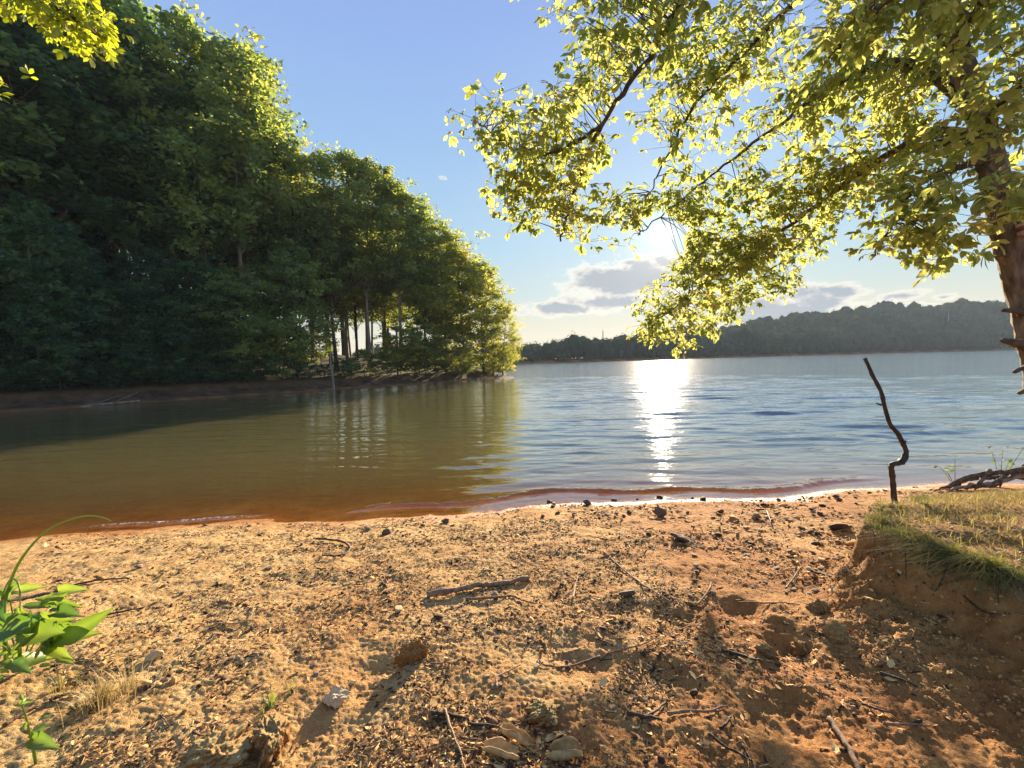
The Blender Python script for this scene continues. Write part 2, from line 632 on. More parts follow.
M_GROUND = ground_mat()
M_WATER = water_mat()
M_BARK = rough_mat('forest bark', [(0.3, (0.05, 0.038, 0.028)), (0.7, (0.16, 0.125, 0.095))], 6, 0.9, 0.5, 20, (1, 1, 0.25))
M_BARKPALE = rough_mat('pale bark', [(0.3, (0.14, 0.115, 0.09)), (0.7, (0.34, 0.29, 0.235))], 6, 0.9, 0.4, 20, (1, 1, 0.25))
M_BARKNEAR = rough_mat('ridged bark', [(0.3, (0.045, 0.035, 0.030)), (0.5, (0.15, 0.118, 0.098)), (0.72, (0.32, 0.27, 0.23))], 13, 0.9, 1.0, 34, (1, 1, 0.28))
M_LIMB = rough_mat('limb bark', [(0.3, (0.045, 0.032, 0.026)), (0.7, (0.15, 0.11, 0.085))], 14, 0.9, 0.5, 50)
M_STICK = rough_mat('weathered stick wood', [(0.3, (0.10, 0.06, 0.036)), (0.55, (0.22, 0.14, 0.085)), (0.75, (0.36, 0.25, 0.155))], 30, 0.85, 0.5, 120, (1, 1, 1), 'Object', 0.7)
M_DARKSTICK = rough_mat('dark wet wood', [(0.3, (0.018, 0.013, 0.010)), (0.7, (0.075, 0.055, 0.042))], 20, 0.7, 0.5, 80)
M_DRIFT = rough_mat('grey driftwood', [(0.3, (0.06, 0.045, 0.035)), (0.55, (0.20, 0.155, 0.12)), (0.8, (0.36, 0.29, 0.23))], 22, 0.9, 0.5, 90, (1, 1, 1), 'Object', 0.6)
M_STONE = rough_mat('brown stone', [(0.3, (0.14, 0.09, 0.06)), (0.55, (0.26, 0.18, 0.115)), (0.8, (0.40, 0.31, 0.21))], 14, 0.85, 0.5, 60, (1, 1, 1), 'Object', 0.5)
M_DARKSTONE = rough_mat('dark wet stone', [(0.3, (0.06, 0.040, 0.028)), (0.7, (0.17, 0.115, 0.078))], 20, 0.75, 0.5, 60, (1, 1, 1), 'Object', 0.4)
M_PALESTONE = rough_mat('pale stone', [(0.3, (0.36, 0.25, 0.13)), (0.7, (0.66, 0.53, 0.34))], 16, 0.85, 0.4, 60, (1, 1, 1), 'Object', 0.4)
M_CLOD = rough_mat('red clay clod', [(0.3, (0.26, 0.11, 0.035)), (0.55, (0.42, 0.20, 0.06)), (0.75, (0.54, 0.32, 0.11))], 12, 0.95, 1.0, 60, dust=(0.50, 0.36, 0.15))
M_CRUMB = rough_mat('bank crumbs', [(0.2, (0.16, 0.075, 0.025)), (0.5, (0.34, 0.18, 0.06)), (0.8, (0.52, 0.32, 0.115))], 20, 0.95, 0.3, 90, (1, 1, 1), 'Object', 0.9)
M_CURL = rough_mat('tan bark curl', [(0.3, (0.30, 0.18, 0.07)), (0.7, (0.62, 0.44, 0.20))], 26, 0.8, 0.5, 90)
M_LITTER = rough_mat('litter scraps', [(0.12, (0.050, 0.024, 0.012)), (0.35, (0.19, 0.090, 0.034)), (0.6, (0.42, 0.225, 0.075)), (0.85, (0.66, 0.44, 0.18))], 30, 0.85, 0.2, 90, (1, 1, 1), 'Object', 1.1)
M_FUNGUS = rough_mat('bracket fungus', [(0.3, (0.20, 0.10, 0.085)), (0.5, (0.42, 0.27, 0.24)), (0.7, (0.70, 0.60, 0.55))], 14, 0.8, 0.6, 40, (1, 1, 4))
M_MAST = rough_mat('galvanised mast', [(0.3, (0.30, 0.30, 0.30)), (0.7, (0.42, 0.42, 0.42))], 1, 0.5, 0.0, 4)

M_LEAF_NEAR = leaf_mat('canopy leaf', [(0.0, (0.06, 0.095, 0.024)), (0.6, (0.12, 0.16, 0.036)), (1.0, (0.19, 0.20, 0.05))],
                       [(0.0, (0.28, 0.36, 0.07)), (0.6, (0.58, 0.62, 0.15)), (1.0, (0.76, 0.70, 0.24))], 0.62, 0.02, 0.5)
M_LEAF_YEL = leaf_mat('sunlit yellow leaf', [(0.0, (0.08, 0.13, 0.014)), (1.0, (0.14, 0.18, 0.025))], [(0.0, (0.34, 0.48, 0.015)), (1.0, (0.62, 0.64, 0.03))], 0.58, 0.05, 0.4)
M_LEAF_FOREST = leaf_mat('forest leaf', [(0.0, (0.065, 0.125, 0.065)), (0.6, (0.115, 0.190, 0.078)), (1.0, (0.18, 0.24, 0.075))],
                         [(0.0, (0.24, 0.36, 0.08)), (0.6, (0.48, 0.56, 0.10)), (1.0, (0.66, 0.64, 0.11))], 0.57, 0.03, 0.5, 1.0)
M_LEAF_SHADED = leaf_mat('shaded forest leaf', [(0.0, (0.024, 0.080, 0.055)), (0.6, (0.052, 0.130, 0.075)), (1.0, (0.09, 0.18, 0.080))],  # darker teal copy of the forest leaf, shade painted into its colour
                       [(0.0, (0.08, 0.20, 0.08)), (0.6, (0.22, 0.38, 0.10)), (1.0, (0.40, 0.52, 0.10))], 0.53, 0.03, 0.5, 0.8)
M_LEAF_TIP = leaf_mat('tip tree leaf', [(0.0, (0.09, 0.13, 0.04)), (0.6, (0.15, 0.185, 0.05)), (1.0, (0.21, 0.22, 0.055))],
                      [(0.0, (0.36, 0.42, 0.06)), (0.6, (0.60, 0.60, 0.09)), (1.0, (0.75, 0.66, 0.12))], 0.58, 0.03, 0.45, 0.7)
M_LEAF_FAR = leaf_mat('far wood leaf', [(0.0, (0.014, 0.042, 0.026)), (0.6, (0.030, 0.066, 0.034)), (1.0, (0.065, 0.110, 0.044))],
                      [(0.0, (0.04, 0.075, 0.035)), (1.0, (0.08, 0.11, 0.04))], 0.25, 0.0, 0.5)
M_LEAF_PLANT = leaf_mat('weed leaf', [(0.0, (0.06, 0.13, 0.018)), (1.0, (0.16, 0.25, 0.045))], [(0.0, (0.12, 0.26, 0.02)), (1.0, (0.40, 0.52, 0.05))], 0.45, 0.05, 0.45)
M_GRASS = leaf_mat('bank grass', [(0.0, (0.06, 0.085, 0.022)), (0.4, (0.13, 0.14, 0.035)), (0.7, (0.30, 0.24, 0.085)), (1.0, (0.48, 0.38, 0.16))],
                   [(0.0, (0.12, 0.18, 0.03)), (0.5, (0.26, 0.24, 0.05)), (1.0, (0.45, 0.34, 0.12))], 0.45, 0.04, 0.5)
M_STRAW = leaf_mat('dry straw', [(0.0, (0.34, 0.25, 0.10)), (1.0, (0.60, 0.48, 0.23))], [(0.0, (0.35, 0.26, 0.08)), (1.0, (0.55, 0.42, 0.18))], 0.4, 0.04, 0.5)

# ------------------------------------------------------------------ ground and water sheets


def polar(angles, radii):
    A, Rr = np.meshgrid(angles, radii)
    X = (np.sin(A) * Rr).ravel()
    Y = (np.cos(A) * Rr).ravel()
    na, nr = len(angles), len(radii)
    i, j = np.meshgrid(np.arange(na - 1), np.arange(nr - 1))
    a = (j * na + i).ravel()
    q = np.stack([a, a + na, a + na + 1, a + 1], 1)
    return X, Y, q[:, ::-1]


def geom(a, b, ratio):
    n = max(2, int(math.ceil(math.log(b / a) / math.log(ratio))))
    return np.geomspace(a, b, n + 1)


def sheet_angles(step):
    f = np.arange(-62, 62.001, step)
    back = np.arange(62 + 4, 298 - 0.01, 4.0)
    return np.radians(np.concatenate([f, back, [298.0]]))


def ground():
    rad = np.concatenate([geom(0.25, 1.0, 1.06)[:-1], geom(1.0, 8.5, 1.0042)[:-1], geom(8.5, 60, 1.018)[:-1], geom(60, 420, 1.035)[:-1], geom(420, 1150, 1.08)])
    X, Y, q = polar(sheet_angles(0.16), rad)
    Z, m = terrain(X, Y)
    lit = np.clip(0.30 + 1.6 * fbm(X * 0.7, Y * 0.7, 3) + drift(X, Y, m['s']), 0, 1)
    wet = sstep(0.075, 0.015, Z + 0.03 * fbm(X * 2, Y * 2, 2)) * (np.hypot(X, Y) < 14)
    clay = np.clip(sstep(0.6, -0.1, m['s']) * 0.55 + 0.5 * sstep(-0.8, 2.2, X) + 0.25 * sstep(3.2, 1.8, Y) * sstep(-2.0, -0.8, X), 0, 1) - 0.5 * sstep(0.5, -3, X) * sstep(0.3, 0.8, m['s'])
    near = np.hypot(X, Y) < 14
    me = mesh_arr('ground', np.stack([X, Y, Z], 1), q.ravel(), np.arange(len(q)) * 4, None,
                  {'litter': lit, 'wet': wet, 'under': sstep(0.006, -0.004, Z), 'clay': clay, 'bank': np.clip(m['bank'] * 0.9 + m['face'] * 0.3, 0, 1) * near, 'forest': m['forest'], 'penbank': m['penbank']}, True, [M_GROUND])
    o = obj('ground', me)
    o['kind'] = 'structure'
    tag(o, 'sandy orange brown beach and soil running under the lake to the woods', 'ground')


ground()


def water():
    rad = np.concatenate([geom(3.2, 14, 1.0038)[:-1], geom(14, 46, 1.0055)[:-1], geom(46, 520, 1.03)])
    f = np.radians(np.arange(-64, 64.01, 0.22))
    X, Y, q = polar(f, rad)
    Zg, m = terrain(X, Y)
    s = -m['s']
    w = sstep(8, 4, s)
    Z = 0.006 * fbm(X * 0.9, Y * 2.2, 3) * sstep(0, 1.0, s)
    s0 = 0.42 + 0.10 * np.sin(X * 0.9 + 1) + 0.05 * np.sin(X * 2.7)
    ex = sstep(-2.6, -1.2, X) * sstep(6, 4.6, X)
    dsh = s - s0
    ridge = np.where(dsh < 0, np.exp(-(dsh / 0.045) ** 2), np.exp(-(dsh / 0.16) ** 2))
    Z = Z + 0.055 * ridge * ex * (0.75 + 0.5 * fbm(X * 1.5, Y * 0, 2) + 0.35 * fbm(X * 9, Y * 14, 2))
    # a small lapping wavelet at the left
    s1 = 0.20 + 0.04 * np.sin(X * 2.1)
    exl = sstep(-5.6, -4.8, X) * sstep(-3.2, -4.0, X)
    rl = np.exp(-((s - s1) / 0.05) ** 2)
    Z = Z + 0.022 * rl * exl
    # ripples: many small wave trains running mostly towards the beach
    lee = sstep(-0.05, 0.16, X / np.maximum(Y, 1)) * 0.70 + 0.30
    chop = lee * (0.45 + 0.55 * sstep(0.2, 4, s))
    gust = np.clip(0.75 + 1.1 * fbm(X * 0.10, Y * 0.22, 3), 0.25, 1.5)
    dist = np.hypot(X, Y)
    step = np.where(dist < 14, 0.0038 * dist, np.where(dist < 46, 0.0055 * dist, 0.03 * dist))
    rw = np.random.default_rng(404)
    miss = np.zeros_like(X)
    for i in range(54):
        lam = 0.20 * (8.0 ** rw.uniform(0, 1))
        th = rw.normal(R(-94), 0.20)
        kx, ky = math.cos(th) * 2 * PI / lam, math.sin(th) * 2 * PI / lam
        slope = 0.030 * (lam / 0.5) ** 0.10
        ph = kx * X + ky * Y + rw.uniform(0, 6.28) + 1.2 * fbm(X * 0.35 + i, Y * 0.35, 2)
        fade = sstep(1.0, 3.2, lam / step * 0.5)
        Z = Z + slope * lam / (2 * PI) * np.sin(ph) * fade * chop * gust * sstep(0.05, 0.9, s)
        miss = miss + 0.5 * slope ** 2 * (1 - fade)
    # lines of small swell nearing the beach
    sw = np.sin((s + 0.12 * np.sin(X * 0.7) + 0.05 * X) * 2 * PI / 0.85)
    Z = Z + 0.006 * sw * sstep(0.6, 1.2, s) * sstep(6, 2.5, s) * sstep(-4, 1, X)
    foam = np.clip(rl * exl * 1.2 + 0.55 * ridge * ex * sstep(1.0, 2.2, X) * 0.6 + 0.6 * np.exp(-((s - 0.05) / 0.06) ** 2) * sstep(0.6, 1.6, X), 0, 1)
    depth = np.maximum(Z - Zg, 0)
    pd = -poly_sd(X, Y, PEN)
    me = mesh_arr('lake_water', np.stack([X, Y, Z], 1), q.ravel(), np.arange(len(q)) * 4, None, {'depth': depth, 'chop': chop * (0.30 + 0.70 * sstep(9, 30, dist)), 'foam': foam, 'cove_mask': 1 - sstep(-0.03, 0.12, X / np.maximum(Y, 1)), 'gloss': np.clip(0.0004 + 0.06 * np.sqrt(miss) * lee * np.clip(gust, .6, 1.2), 0.0004, 0.007)}, True, [M_WATER])
    o = obj('lake_water', me)
    o['kind'] = 'structure'
    tag(o, 'rippled lake water, blue in the open and olive brown in the cove', 'water')


water()

# ------------------------------------------------------------------ forest tree prototypes
LEAFQ = np.array([[0, 0, 0], [0.5, 0.27, 0.06], [1.0, 0, -0.06], [0.5, -0.27, 0.06]]) - np.array([0.5, 0, 0])
LEAFQF = [(0, 1, 2, 3)]


def tree_proto(seed, H, lo, cr, nclump, per, leaf, flat=0.5, lean=(0, 0), lmat=None, bmat=None, bare=0.0, r0=None, droop=0.0, widest=0.35):
    rng = np.random.default_rng(seed)
    tb, cb = MB(), MB()
    n = 14
    tt = np.linspace(0, 1, n)
    path = np.stack([lean[0] * tt ** 1.5 * H + rng.normal(0, .01 * H) * np.sin(tt * 3), lean[1] * tt ** 1.5 * H + rng.normal(0, .01 * H) * np.sin(tt * 4), tt * H * 0.97], 1)
    r0 = r0 or 0.0105 * H
    rad = r0 * (1 - 0.93 * tt ** 0.9)
    rad[0] *= 1.5
    P = path.copy()
    P[0, 2] -= 0.6
    tb.tube(P, rad, 7, rough=0.05)

    def on(t):
        return np.array([np.interp(t, tt, path[:, k]) for k in range(3)])
    cen = []
    for i in range(nclump):
        u = (i + rng.uniform(0, 1)) / nclump
        t = lo + (1.0 - lo) * u ** 0.9
        e = (t - lo) / (1 - lo)
        env = (0.55 + 0.45 * min(1, e / widest)) if e < widest else max(0.30, math.cos((e - widest) / (1 - widest) * PI / 2) ** 0.5)
        a = i * 2.399 + rng.normal(0, .5)
        r = cr * env * math.sqrt(rng.uniform(0.12, 1.0)) * rng.uniform(0.8, 1.15)
        c = on(min(t, 0.97)) + np.array([math.cos(a) * r, math.sin(a) * r, -droop * r + rng.normal(0, .02 * H)])
        c[2] = min(c[2], H * (0.97 - 0.16 * (r / cr) ** 2))
        cs = cr * rng.uniform(0.26, 0.42) * (0.7 + 0.4 * env)
        cen.append((c, cs, t))
        tb_t = max(lo * 0.75, t - 0.10 - 0.35 * r / H)
        s = on(tb_t)
        midp = (s + c) / 2 + np.array([0, 0, -0.08 * r])
        rr = r0 * 0.30 * (1 - 0.6 * t)
        tb.tube(spline([s, midp, c], 6), np.linspace(rr, rr * 0.25, 6), 4, cap=False)
    for c, cs, t in cen:
        k = int(per * rng.uniform(0.6, 1.35))
        # several sprays make one clump, so that its outline stays ragged
        ns = 7
        sc = rng.normal(0, 0.5, (ns, 3)) * np.array([1, 1, flat]) * cs
        which = rng.integers(0, ns, k)
        off = sc[which] + rng.normal(0, 0.24, (k, 3)) * np.array([1, 1, flat * 0.7]) * cs
        pos = c + off
        rot = rand_rot(k, 0.6, rng)
        size = leaf * rng.uniform(0.6, 1.35, k)
        tint = np.clip(rng.normal(0.5, 0.16) + rng.normal(0, .22, ns)[which] + rng.normal(0, 0.14, k), 0, 1)
        cb.inst(LEAFQ, LEAFQF, pos, rot, size, tint)
    return tb.mesh('trunk', [bmat or M_BARK]), cb.mesh('crown', [lmat or M_LEAF_FOREST], smooth=False)


def make_tree(name, meshes, label, cat, loc, rz, sc, group=None):
    t = thing(name, label, cat, loc, group)
    t.rotation_euler = (0, 0, rz)
    t.scale = (sc[0], sc[0], sc[1])
    obj('trunk', meshes[0], t)
    obj('crown', meshes[1], t)
    return t


HT = 20.0
TALL = [tree_proto(100 + i, HT, [0.37, 0.43, 0.33, 0.46][i], [4.1, 3.7, 4.4, 3.9][i], 60, 230, 0.35, 0.85, ((0.03, 0.0), (0, 0.02), (-0.03, 0), (0, 0))[i], M_LEAF_FOREST, [M_BARK, M_BARKPALE, M_BARK, M_BARKPALE][i]) for i in range(4)]
LOWT = [tree_proto(200 + i, 8.0, [0.16, 0.22, 0.12][i], [2.5, 2.2, 2.7][i], 36, 190, 0.25, 0.7, ((0.06, 0), (0, 0), (-0.05, 0.05))[i], M_LEAF_FOREST, [M_BARK, M_BARKPALE, M_BARK][i], droop=0.1) for i in range(3)]
TIP = [tree_proto(300 + i, 12.0, [0.22, 0.10, 0.30][i], [3.7, 3.9, 3.4][i], 58, 240, 0.27, 0.75, ((0.05, -0.05), (0.10, -0.05), (-0.03, 0.0))[i], M_LEAF_TIP, M_BARK, droop=0.16, r0=0.15) for i in range(3)]
SHRUB = [tree_proto(400 + i, 2.2, 0.12, 1.3, 16, 130, 0.16, 0.6, (0, 0), M_LEAF_FOREST, M_BARK, r0=0.03) for i in range(2)]


def recolour(ms, m):
    c_ = ms[1].copy()
    c_.materials[0] = m
    return (ms[0], c_)


TALLD = [recolour(q, M_LEAF_SHADED) for q in TALL]  # crowns for the wood's left part, its deeper shade put into the leaf colour
LOWD = [recolour(q, M_LEAF_SHADED) for q in LOWT]
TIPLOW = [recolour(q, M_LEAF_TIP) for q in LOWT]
SHRUBD = [recolour(q, M_LEAF_SHADED) for q in SHRUB]


def bank_y(px):
    k = (px - 512) / F
    return 48.9 / (1 - 1.0504 * k)


def horizon(px):
    return 359 - (px - 512) * 0.0244


def place_px(px, extra):
    y = bank_y(px) + extra
    x = (px - 512) / F * y
    return x, y, float(terrain(np.array([x]), np.array([y]), False)[0][0])


FOREST_GROUP = 'trees of the wooded point'
front = [
    # px, top, extra, kind, width, label
    (-95, -70, 7, ('T', 0), 1.25, 'tall dark tree beyond the left edge of the wooded bank'),
    (-30, -60, 5, ('T', 2), 1.25, 'tall dark tree at the left end of the wooded bank'),
    (38, -45, 6, ('T', 1), 1.2, 'tall dark green tree behind the sunny yellow leaf spray'),
    (85, -28, 8, ('T', 3), 1.15, 'tall tree in deep shade just right of the yellow leaf spray'),
    (122, -4, 9, ('T', 0), 0.9, 'tall thin topped tree left of the sky gap'),
    (168, 62, 9, ('T', 1), 1.0, 'mid tall tree filling the notch below the sky gap'),
    (212, 27, 7, ('T', 2), 0.95, 'tallest tree of the wooded point with a ragged sunlit top'),
    (250, 52, 6, ('T', 3), 0.85, 'tall tree with loose crown on the steep step in the treetops'),
    (300, 148, 7, ('T', 0), 0.9, 'tree just right of the steep step in the treetops'),
    (338, 152, 6, ('T', 2), 0.95, 'round topped green tree in the middle of the wooded point'),
    (372, 163, 5, ('T', 1), 0.95, 'green tree with pale slender stem in the middle of the point'),
    (402, 184, 4.5, ('T', 3), 0.9, 'yellowing tree at the start of the slope down to the tip'),
    (427, 208, 4, ('T', 0), 0.85, 'light green tree halfway down the sloping treetops'),
    (446, 232, 3.5, ('P', 2), 1.05, 'yellow green tree beside the open stems near the tip'),
    (466, 250, 3, ('P', 0), 1.0, 'sunlit yellow tree with dark stem near the tip'),
    (484, 262, 2.0, ('P', 2), 0.9, 'last upright tree on the tip of the point'),
    (503, 306, 0.8, ('P', 1), 0.82, 'low leaning tree overhanging the water at the tip'),
]
protos = {'T': (TALL, HT), 'P': (TIP, 12.0), 'L': (LOWT, 8.0)}
for i, (px, top, ex, (kd, idx), wd, lab) in enumerate(front):
    x, y, z = place_px(px, ex)
    h = (horizon(px) - top) / F * y + CAMZ - z
    ms, H0 = protos[kd]
    sz = h / H0
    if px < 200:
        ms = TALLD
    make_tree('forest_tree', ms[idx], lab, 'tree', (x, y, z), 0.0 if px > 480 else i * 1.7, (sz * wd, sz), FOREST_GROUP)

# trees deeper in the wood
rr = random.Random(5)
prof = [(-200, -60), (100, -20), (140, 20), (165, 70), (200, 60), (260, 100), (290, 175), (340, 178), (400, 205), (440, 245), (470, 280)]
count = 0
for px in range(-150, 455, 17):
    for ex in (11, 17, 24, 32):
        if rr.random() < 0.18:
            continue
        p = px + rr.uniform(-8, 8)
        e = ex + rr.uniform(-3, 3)
        if p > 400 and e > 14:
            continue
        x, y, z = place_px(p, e)
        top = np.interp(p, [a for a, b in prof], [b for a, b in prof]) + rr.uniform(10, 60)
        h = (horizon(p) - top) / F * y + CAMZ - z
        if h < 7:
            continue
        sz = h / HT
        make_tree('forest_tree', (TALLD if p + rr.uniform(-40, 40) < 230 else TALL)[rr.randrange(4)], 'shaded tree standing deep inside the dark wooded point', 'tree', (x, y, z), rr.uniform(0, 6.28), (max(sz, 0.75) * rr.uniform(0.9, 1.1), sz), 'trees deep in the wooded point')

# understorey at the edge of the wood
for px in list(range(-60, 440, 18)) + list(range(-60, 400, 26)):
    if 270 < px < 425 and rr.random() < .72:
        continue
    p = px + rr.uniform(-7, 7)
    x, y, z = place_px(p, rr.uniform(1.6, 4.0) if px % 2 == 0 and rr.random() < .65 else rr.uniform(5, 10))
    h = rr.uniform(5.0, 10.5) if p < 330 else rr.uniform(4.5, 8)
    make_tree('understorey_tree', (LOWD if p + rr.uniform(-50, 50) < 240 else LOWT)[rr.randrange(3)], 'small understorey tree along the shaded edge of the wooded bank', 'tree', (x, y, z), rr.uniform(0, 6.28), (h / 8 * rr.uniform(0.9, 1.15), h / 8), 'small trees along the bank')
for k, (p, e, h, lab) in enumerate([(446, 1.7, 4.5, 'small sunlit tree drooping to the water left of the dark stems'), (418, 1.6, 4.0, 'small pale green tree drooping over the bank'), (462, 1.3, 3.2, 'low bushy tree by the water below the yellow trees'), (398, 1.5, 4.6, 'small pale tree leaning over the bank left of the drooping ones'), (436, 1.2, 3.4, 'low spreading tree at the water edge in front of the tip trees'), (494, 0.9, 3.6, 'low bushy tree at the very end of the wooded point')]):
    x, y, z = place_px(p, e)
    make_tree('understorey_tree', TIPLOW[k % 3], lab, 'tree', (x, y, z), k * 2.1, (h / 8 * 1.55, h / 8), 'small trees along the bank')
for px in range(-40, 500, 13):
    p = px + rr.uniform(-5, 5)
    x, y, z = place_px(p, rr.uniform(1.4, 2.2))
    s = rr.uniform(0.5, 1.1)
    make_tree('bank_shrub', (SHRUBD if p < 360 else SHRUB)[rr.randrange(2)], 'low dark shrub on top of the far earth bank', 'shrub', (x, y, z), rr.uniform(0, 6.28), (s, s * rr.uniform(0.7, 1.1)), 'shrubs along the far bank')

# ------------------------------------------------------------------ far woods (one mass) and masts


def ico(sub):
    import bmesh
    bm = bmesh.new()
    bmesh.ops.create_icosphere(bm, subdivisions=sub, radius=1.0)
    V = np.array([v.co[:] for v in bm.verts])
    Fc = [tuple(v.index for v in f.verts) for f in bm.faces]
    bm.free()
    return V, Fc


FARB = ico(2)


def far_wood(name, label, x0, x1, n, depth, hmin, hmax):
    rng = np.random.default_rng(int(x0 + 5000))
    b = MB()
    x = rng.uniform(x0, x1, n)
    fd = rng.uniform(0, 1, n) ** 1.6 * depth + 1.5
    y = np.interp(x, FARX, FARY) + fd
    z = terrain(x, y, False)[0]
    for i in range(n):
        h = rng.uniform(hmin, hmax) * (1 + 0.55 * float(fbm(np.array([x[i] * .045]), np.array([y[i] * .045]), 3)[0]))
        if name == 'headland_forest':
            h *= float(np.interp(x[i], [5, 60], [.62, 1.0]))
        if fd[i] < 6:
            h *= rng.uniform(0.45, 0.9)
        w = h * rng.uniform(0.24, 0.40)
        b.tube([(x[i], y[i], z[i] - 0.5), (x[i] + rng.normal(0, .2), y[i], z[i] + h * 0.8)], [0.18, 0.06], 4, cap=False, mat=1)
        V_, F_ = FARB
        q_ = V_ * (1 + .28 * perlin(V_[:, 0] * 1.9 + i * 3.1, V_[:, 1] * 1.9 + V_[:, 2] * 1.5 + i)[:, None])
        b.add(q_ * np.array([w * .93, w * .93, h * .44]) + np.array([x[i], y[i], z[i] + h * .55]), F_, float(np.clip(rng.normal(.4, .25), 0, 1)))
        k = 110 if fd[i] < 40 else 70
        v = rng.normal(0, 1, (k, 3))
        v /= np.linalg.norm(v, axis=1)[:, None]
        v *= rng.uniform(0.86, 1.12, k)[:, None]
        up = v[:, 2]
        pos = np.stack([x[i] + v[:, 0] * w, y[i] + v[:, 1] * w, z[i] + h * 0.56 + up * h * 0.46], 1)
        wob = rng.normal(0, 0.1 * w, (k, 3))
        b.inst(LEAFQ, LEAFQF, pos + wob, rand_rot(k, 0.8, rng), rng.uniform(0.5, 1.3, k), np.clip(rng.normal(0.5, 0.25) + rng.normal(0, .06, k), 0, 1))
    o = b.build(name, [M_LEAF_FAR, M_BARK], smooth=False)
    tag(o, label, 'forest', kind='stuff')


far_wood('headland_forest', 'dark wood on the low headland across the lake', -70, 125, 850, 45, 7.0, 11.5)
far_wood('hillside_forest', 'blue green wooded hill beyond the lake on the right', 100, 470, 2300, 120, 7.5, 12.5)


def mast(px, base_py, top_py, d, label, w):
    a, b_ = at(px, base_py, d), at(px, top_py, d)
    g = float(terrain(np.array([a[0]]), np.array([d]), False)[0][0])
    t = thing('radio_mast', label, 'mast', (a[0], d, g), 'masts beyond the lake')
    mb = MB()
    H = b_[2] - g
    for k in range(3):
        an = k * 2.094
        mb.tube([(math.cos(an) * w, math.sin(an) * w, -1), (math.cos(an) * w * .35, math.sin(an) * w * .35, H)], 0.09, 4)
    nb = 14
    for i in range(nb):
        z0, z1 = H * i / nb, H * (i + 1) / nb
        for k in range(3):
            a0, a1 = k * 2.094, (k + 1) * 2.094
            w0, w1 = w * (1 - .65 * i / nb), w * (1 - .65 * (i + 1) / nb)
            mb.tube([(math.cos(a0) * w0, math.sin(a0) * w0, z0), (math.cos(a1) * w1, math.sin(a1) * w1, z1)], 0.05, 3, cap=False)
    mb.build('lattice', M_MAST, t)
    an_ = MB()
    an_.tube([(0, 0, H - 1), (0, 0, H + 3)], 0.06, 5)
    an_.build('antenna', M_MAST, t)


mast(603, 345, 331, 260, 'thin lattice mast above the headland wood across the lake', 0.7)
mast(948, 333, 313, 360, 'thin pale mast standing on the wooded hill at right', 0.7)

# ------------------------------------------------------------------ near tree on the right
# one leaflet: folded, drooping blade along +x
LF_V = np.array([[0, 0, 0], [0.30, 0.18, 0.03], [0.30, 0, 0], [0.30, -0.18, 0.03], [0.66, 0.235, 0.0], [0.66, 0, -0.045], [0.66, -0.235, 0.0], [1.0, 0, -0.13]])
LF_F = [(0, 2, 1), (0, 3, 2), (1, 2, 5, 4), (2, 3, 6, 5), (4, 5, 7), (5, 6, 7)]


def compound(b, pos, dirs, size, rng, tint0, spread=0.9):
    """compound leaves of five leaflets at pos pointing along dirs"""
    k = len(pos)
    Fm = frame_from(dirs, roll=rng.normal(0, 0.45, k))
    for ang, sc, back in ((0, 1.0, 0.0), (0.75, 0.85, -0.05), (-0.75, 0.85, -0.05), (1.5, 0.6, -0.28), (-1.5, 0.6, -0.28)):
        a = ang * spread + rng.normal(0, 0.16, k)
        dr = -rng.uniform(0.05, 0.65, k)
        ld = np.stack([np.cos(a), np.sin(a), dr], 1)
        wd = np.einsum('kij,kj->ki', Fm, ld)
        up = Fm[:, :, 2]
        rt = frame_from(wd, up, rng.normal(0, 0.45, k))
        p0 = pos + Fm[:, :, 0] * (back * size)[:, None]
        b.inst(LF_V, LF_F, p0, rt, size * sc * rng.uniform(0.75, 1.15, k), np.clip(tint0 + rng.normal(0, .16, k), 0, 1))


def in_poly(px, py, poly):
    return poly_sd(np.array([px]), np.array([py]), poly)[0] > 0


TRUNK_D = 4.15
near_tree = thing('lakeside_tree', 'leaning tree on the right bank whose sunlit leafy limbs overhang the lake', 'tree', at(1062, 486, TRUNK_D))
BASE = np.array(near_tree.location)
NT_PATH = [at(1066, 500, TRUNK_D), at(1062, 470, TRUNK_D), at(1046, 400, TRUNK_D), at(1032, 325, TRUNK_D), at(1011, 245, TRUNK_D), at(994, 175, TRUNK_D), at(976, 105, TRUNK_D + .1), at(950, 20, TRUNK_D + .25), at(925, -90, TRUNK_D + .4), at(905, -220, TRUNK_D + .5)]
tp = spline(NT_PATH, 46)
tb = MB()
tr_rad = np.interp(np.linspace(0, 1, 46), [0, .08, .2, .45, .6, 0.8, 1], [.20, .145, .125, .115, .105, .075, .045])
tr_rad = tr_rad * (1 + 0.05 * np.sin(np.arange(46) * 1.9) + RNG.normal(0, .02, 46))
tb.tube(spline(tp, 130), np.interp(np.linspace(0, 1, 130), np.linspace(0, 1, 46), tr_rad) * (1 + RNG.normal(0, .012, 130)), 30, rough=0.03)
tb.build('trunk', M_BARKNEAR, near_tree, origin=BASE)
# broken branch stubs on the lake side of the trunk
for (px, py, dx, dy, r) in ((1014, 312, -12, -2, .036), (1016, 345, -15, -5, .050), (1022, 366, -9, 6, .030), (1026, 388, -8, 5, .038), (1001, 255, -10, 1, .022), (996, 228, -9, 2, .02)):
    sb = MB()
    a = at(px + 8, py, TRUNK_D - 0.03)
    c = at(px + dx, py + dy, TRUNK_D - 0.12)
    sb.tube(spline([a, a * .45 + c * .55 + np.array([0, 0, .004]), c + np.array([0, 0, -.006])], 7), r * np.array([1.3, 0.95, .72, .62, .55, .5, .2]), 8, rough=0.16)
    sb.build('branch_stub', M_LIMB, near_tree, origin=BASE)

